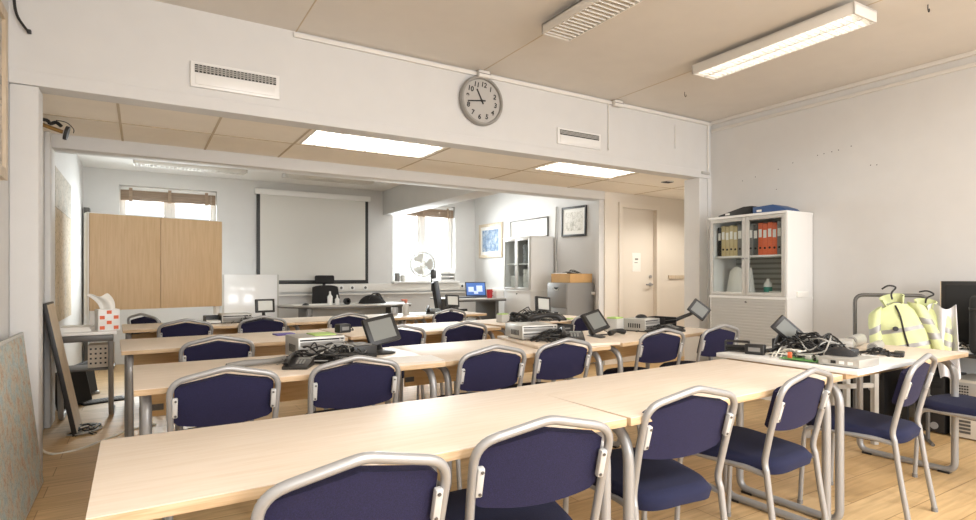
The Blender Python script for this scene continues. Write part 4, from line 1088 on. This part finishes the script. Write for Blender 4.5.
# ------------------------------------------------------------------ far room: screen, desks, chairs
t = thing('projection_screen', 'pull-down projection screen with black borders on the far wall', 'projection screen', (2.32, 8.96, 2.44))
MB().box(-.89, .89, -.045, .03, -.04, .04, .008).build('screen_housing', WHITE, t)
MB().box(-.86, .86, -.004, 0, -1.36, -.03).build('screen_border', BLACK, t, smooth=False)
MB().box(-.81, .81, -.0065, -.003, -1.325, -.03).build('screen_cloth', mat('screen_cloth', srgb(214, 212, 206), .85), t, smooth=False)
MB().cyl((-.86, -.002, -1.37), (.86, -.002, -1.37), .012).build('bottom_bar', BLACK, t)
t = thing('white_screen', 'glossy white movable board right of the oak cabinet', 'board', (1.29, 8.35, 0), R(3))
MB().box(-.36, .36, -.015, .015, .25, 1.2, .003).build('board', WHITEG, t)
for s in (-1, 1): MB().box(s*.355-.012, s*.355+.012, -.018, .018, .02, 1.2).build('board_post', LGREY, t)
for s in (-1, 1): MB().box(s*.34-.03, s*.34+.03, -.14, .14, 0, .025, .005).build('foot', LGREY, t)
t = thing('teacher_desk', 'long desk with a curved left end before the projection screen', 'desk', (2.45, 7.85, 0))
P = [(-.86, .3), (-.84, .1), (-.7, -.12), (-.5, -.27), (-.2, -.33), (.4, -.35), (.86, -.35), (.86, .35), (-.7, .35)]
MB().prism(P, .765, .785, 'z', .002).build('desktop', LGREY, t)
MB().prism([(a*.99, b*.99) for a, b in P], .745, .764, 'z').build('edge_band', STEELD, t)
for x in (-.55, .72): MB().box(x-.035, x+.035, -.25, .25, .02, .745, .004).build('leg', STEELD, t)
for x in (-.55, .72): MB().box(x-.04, x+.04, -.32, .32, 0, .03, .004).build('foot', STEELD, t)
MB().box(-.5, .68, .2, .215, .35, .74).build('modesty_panel', LGREY, t)
ZD = .786
for x, hh, r, lab in ((2.2, .15, .032, 'taller white bottle on the desk before the projection screen'), (2.3, .1, .03, 'shorter white bottle on the desk before the projection screen')):
    t = thing('bottle', lab, 'bottle', (x, 7.72, ZD), 0, 'bottles on the desk')
    MB().lathe([(0, 0), (r, 0), (r*1.05, .008), (r*1.05, hh*.75), (r*.45, hh*.95), (r*.45, hh), (0, hh)], 18).build('bottle_body', WHITE, t)
    MB().cyl((0, 0, hh-.002), (0, 0, hh+.035), r*.38, n=14).build('bottle_cap', WHITE, t)
one('tape_roll', MB().lathe([(.022, 0), (.045, 0), (.045, .05), (.022, .05), (.022, 0)], 24, M=Tr(0, 0, .045) @ Rx(R(90))), BLACK, 'black tape roll beside the white bottles', 'tape', (2.42, 7.72, ZD), R(20))
t = thing('laptop_bag', 'black bag lying on the desk below the screen corner', 'bag', (2.85, 7.85, ZD), R(4))
MB().grid(draped(.2, .14, .14), 18, 12).build('bag_body', BLACKF, t, ang=80)
MB().grid(draped(.09, .1, .16), 12, 10, M=Tr(.1, .02, 0)).build('bag_flap', BLACK, t, ang=80)
MB().tube([(-.1, -.1, .07), (-.05, -.13, .14), (.05, -.13, .14), (.1, -.1, .07)], .008, 8, sub=5).build('carry_strap', BLACK, t)
one('sheet_of_paper', MB().box(-.25, .25, -.15, .15, 0, .006), WHITEP, 'white papers spread on the left half of the far desk', 'paper', (1.98, 7.82, ZD), R(-3), smooth=False)
one('computer_mouse', MB().grid(draped(.05, .035, .03), 12, 10), BLACK, 'black mouse on the left end of the far desk', 'mouse', (1.86, 7.66, ZD+.007), R(30))
def office_chair(name, label, loc, rz, zt, m, headrest):
    t = thing(name, label, 'chair', loc, rz)
    MB().box(-.24, .24, -.2, .25, .44, .52, .03, 3).build('seat', m, t)
    zb = zt-(.16 if headrest else 0)
    def bk(u, v):
        x = (u*2-1); w = .23-.05*v
        return (x*w, .24+.09*v-.03*(1-x*x), .56+(zb-.56)*v-.03*abs(x)**3*v)
    MB().grid(bk, 14, 12, thick=.05).build('backrest', m, t, ang=60)
    if headrest:
        MB().box(-.15, .15, .28, .34, zt-.13, zt, .025, 3, M=None).build('headrest', m, t)
        MB().box(-.02, .02, .33, .345, zt-.3, zt-.05).build('headrest_bar', BLACK, t)
    MB().cyl((0, 0, .1), (0, 0, .44), .028).build('gas_column', BLACK, t)
    for k in range(5):
        a = 2*PI*k/5
        lg = MB().tube([(0, 0, .11), (.15*math.cos(a), .15*math.sin(a), .1), (.28*math.cos(a), .28*math.sin(a), .07)], [.025, .02, .015], 8).build('base_arm', BLACK, t)
        MB().cyl((.28*math.cos(a)-.02*math.sin(a), .28*math.sin(a)+.02*math.cos(a), .03), (.28*math.cos(a)+.02*math.sin(a), .28*math.sin(a)-.02*math.cos(a), .03), .03, n=14).build('caster', BLACK, lg)
    for s in (-1, 1): MB().tube(fillet([(s*.2, .05, .47), (s*.29, .05, .5), (s*.29, .05, .68), (s*.29, -.15, .69)], .04, 5), .016, 8).build('armrest', BLACK, t)
    return t
office_chair('office_chair', 'black high backed office chair behind the far desk', (2.42, 8.4, 0), R(4), 1.19, BLACKF, True)
office_chair('office_chair', 'tall narrow black leather chair turned sideways before the window', (3.76, 7.0, 0), R(58), 1.27, mat('black_leather', srgb(40, 41, 44), .35), True)
t = thing('computer_desk', 'grey computer desk carrying the laptop under the far window', 'desk', (4.45, 7.62, 0))
MB().box(-.6, .3, -.4, .4, .825, .845, .002).build('desktop', LGREY, t)
MB().box(-.6, .3, -.4, -.385, .8, .824).build('edge_band', STEELD, t)
for x in (-.5, .2): MB().box(x-.03, x+.03, -.3, .3, .0, .825, .004).build('leg', STEELD, t)
t = thing('laptop', 'open laptop with a blue screen on the computer desk', 'laptop', (4.5, 7.62, .846), R(-12))
MB().box(-.17, .17, -.12, .12, 0, .018, .003).build('laptop_base', BLACK, t)
Ml = Tr(0, .12, .016) @ Rx(R(-14))
MB().box(-.17, .17, 0, .01, 0, .23, .003, M=Ml).build('laptop_lid', BLACK, t)
MB().box(-.155, .155, -.002, .001, .015, .215, M=Ml).build('display', LAPS, t, smooth=False)
for x, z, w, h in ((-.08, .11, .09, .08), (.06, .12, .1, .1), (.0, .06, .07, .05)): MB().box(x-w/2, x+w/2, -.0035, -.0015, z-h/2, z+h/2, M=Ml).build('screen_window', LAPW, t, smooth=False)
t = thing('mug', 'red mug in front of the laptop', 'mug', (4.52, 7.33, .846))
MB().lathe([(0, 0), (.04, 0), (.046, .13), (.042, .13), (.036, .01), (0, .01)], 22).build('cup', RED, t)
MB().tube([(.043, 0, .1), (.075, 0, .095), (.075, 0, .045), (.041, 0, .035)], .007, 8, sub=5).build('mug_handle', RED, t)
one('white_box', MB().box(-.07, .07, -.06, .06, 0, .11, .004), WHITE, 'plain white box beside the red mug', 'box', (4.655, 7.31, .846), R(6))
one('keyboard', MB().prism([(-.07, 0), (.07, 0), (.07, .022), (-.07, .012)], -.2, .2, 'x', .003), BLACK, 'black keyboard on the computer desk left of the laptop', 'keyboard', (4.15, 7.5, .846), R(4))
# fan, trays and bottles on the window sill
t = thing('desk_fan', 'white desk fan with wire guard on the far window sill', 'fan', (4.16, 8.97, 1.093), R(-20))
MB().lathe([(0, 0), (.1, 0), (.105, .012), (.06, .03), (.02, .04), (0, .04)], 28).build('fan_base', WHITE, t)
MB().cyl((0, 0, .03), (0, .02, .24), .014).build('fan_post', WHITE, t)
Mf = Tr(0, -.02, .29) @ Rx(R(90))
MB().cyl((0, 0, -.11), (0, 0, .0), .045, .05, M=Mf).build('motor', WHITE, t)
for k in range(3):
    a0 = 2*PI*k/3
    def bl(u, v, a0=a0):
        r = .03+.15*v; a = a0+(u-.5)*(1.5-.3*v)*min(1, .35+v)
        return (r*math.cos(a), r*math.sin(a), .03+.03*(u-.5))
    MB().grid(bl, 8, 8, thick=.003, M=Mf).build('blade', LGREY, t, ang=60)
MB().cyl((0, 0, .0), (0, 0, .055), .03, M=Mf).build('blade_hub', WHITE, t)
mb = MB()
for r, z in ((.215, .03), (.205, .06), (.205, 0), (.05, .075)):
    mb.tube([(r*math.cos(2*PI*k/36), r*math.sin(2*PI*k/36), z) for k in range(36)], .006, 6, True, M=Mf)
for k in range(28):
    a = 2*PI*k/28
    mb.tube([(.05*math.cos(a), .05*math.sin(a), .075), (.2*math.cos(a), .2*math.sin(a), .062), (.215*math.cos(a), .215*math.sin(a), .03), (.2*math.cos(a), .2*math.sin(a), 0), (.05*math.cos(a), .05*math.sin(a), -.01)], .0022, 5, M=Mf)
mb.build('guard', LGREY, t)
for k in range(3):
    t = thing('letter_tray', 'white letter tray on the window sill, %s of three' % ('lowest', 'middle', 'topmost')[k], 'tray', (4.62, 8.99, 1.093+.065*k), 0, 'letter trays on the sill')
    MB().box(-.14, .14, -.1, .1, 0, .006).box(-.14, -.135, -.1, .1, 0, .064).box(.135, .14, -.1, .1, 0, .064).box(-.14, .14, .095, .1, 0, .064).build('tray_shell', WHITE, t, smooth=False)
    MB().box(-.12, .12, -.09, .085, .006, .025).build('paper_stack', WHITEP, t, smooth=False)
for x, hh, m, lab in ((3.70, .14, GREYP, 'grey can at the left end of the far window sill'), (3.80, .11, LGREY, 'pale can on the far window sill, second from the left end')):
    one('can', MB().lathe([(0, 0), (.04, 0), (.043, .01), (.043, hh-.01), (.03, hh), (0, hh)], 18), m, lab, 'can', (x, 8.98, 1.093), 0, 'cans on the window sill')
def socket(x, z, m, label):
    t = thing('wall_socket', label, 'socket', (x, 8.929, z), 0, 'wall sockets')
    MB().box(-.04, .04, -.012, 0, -.04, .04, .004).build('socket_plate', WHITE, t)
    MB().cyl((0, -.014, 0), (0, -.011, 0), .022, n=16).build('socket_hole', m, t)
for x, lab in ((2.72, 'wall socket on the trunking, left of three below the projection screen'), (2.9, 'wall socket on the trunking, middle of three below the projection screen'), (3.12, 'wall socket on the trunking, right of three below the projection screen corner')): socket(x, .99, STEELD, lab)
socket(4.92, 1.0, DARK, 'dark wall socket left of the laptop screen'); socket(5.03, 1.0, DARK, 'dark wall socket nearest the far corner')
t = thing('ceiling_mount', 'wooden slat with black clips hanging under the far ceiling by the beam', 'mount', (3.05, 7.5, 2.6))
MB().cyl((-.16, 0, -.09), (-.11, 0, -.09), .045, n=20).build('white_end', WHITE, t)
MB().box(-.1, .16, -.03, .03, -.11, -.09, .003).build('slat', OAK, t)
for x in (-.06, .02, .11): MB().box(x-.02, x+.02, -.04, .04, -.1, -.06, .004).build('clip', BLACK, t)
for x in (-.09, .14): MB().cyl((x, 0, -.09), (x, 0, 0), .006, n=8).build('hanger_rod', STEELD, t)
# screw holes left in the right wall
mb = MB()
for y, z in ((3.75, 2.2), (3.6, 2.22), (3.35, 2.26), (3.2, 2.3), (2.96, 2.33), (2.9, 2.335), (2.83, 2.34), (2.77, 2.345), (2.66, 2.36), (3.37, 2.06), (2.5, 2.16), (2.45, 2.155), (1.75, 2.2), (1.35, 2.52)):
    mb.cyl((XR-.0015, y, z), (XR+.002, y, z), .0045, n=8)
struct(mb.build('trim_9', DARK))
# ------------------------------------------------------------------ light and view
W = bpy.data.worlds.new('sky'); bpy.context.scene.world = W; W.use_nodes = True
bg = W.node_tree.nodes['Background']; bg.inputs[0].default_value = (.96, .98, 1, 1); bg.inputs[1].default_value = 1.5
def area(name, loc, rot, sx, sy, p, col=(1, 1, 1)):
    l = bpy.data.lights.new(name, 'AREA'); l.shape = 'RECTANGLE'; l.size = sx; l.size_y = sy; l.energy = p; l.color = col
    o = bpy.data.objects.new(name, l); COL.objects.link(o); o.location = loc; o.rotation_euler = rot
    return o
area('fill_back_left', (1.05, -3.4, 1.65), (R(90), 0, 0), 1.6, 1.5, 140, (.97, .98, 1))  # added fill for the near room, out of view behind the camera
area('fill_back_right', (3.8, -3.4, 1.65), (R(90), 0, 0), 1.7, 1.5, 150, (.97, .98, 1))  # second added fill behind the camera, right half
area('daylight_far_left', (.34, 9.45, 1.75), (R(-78), 0, 0), 1.1, 1.2, 105, (.97, .99, 1)).data.spread = R(120)
area('daylight_far_right', (4.22, 9.45, 1.75), (R(-78), 0, 0), 1.1, 1.2, 105, (.97, .99, 1)).data.spread = R(120)
for k, (x, y) in enumerate(((3.92, -.7), (2.43, -.9), (.9, -.7))):
    area('added_fill_%d' % k, (x, y, 2.84), (0, 0, 0), .22, 1.25, 62, (1, .985, .965))  # added fill under the unseen ceiling, brightens right wall and tables
area('bay_fill', (4.45, 7.3, 2.57), (0, 0, 0), .25, 1.2, 20, (1, .98, .95))  # added fill hidden behind the deep beam, brightens the picture wall
def lamp(name, loc, p, r=.06, col=(1, .93, .84)):
    l = bpy.data.lights.new(name, 'SPOT'); l.energy = p; l.color = col; l.shadow_soft_size = r; l.spot_size = R(150); l.spot_blend = .6
    o = bpy.data.objects.new(name, l); COL.objects.link(o); o.location = loc
lamp('downlight_lamp', (5.33, 4.62, 2.28), 35)
lamp('corridor_fill', (6.3, 4.75, 2.28), 65)  # added out-of-view fill, brightens the corridor
S = bpy.context.scene
S.view_settings.view_transform = 'Standard'; S.view_settings.look = 'None'; S.view_settings.gamma = 1; S.view_settings.use_curve_mapping = False
S.view_settings.exposure = -.14
S.cycles.max_bounces = 8; S.cycles.diffuse_bounces = 5; S.cycles.transparent_max_bounces = 12
S.cycles.use_denoising = True
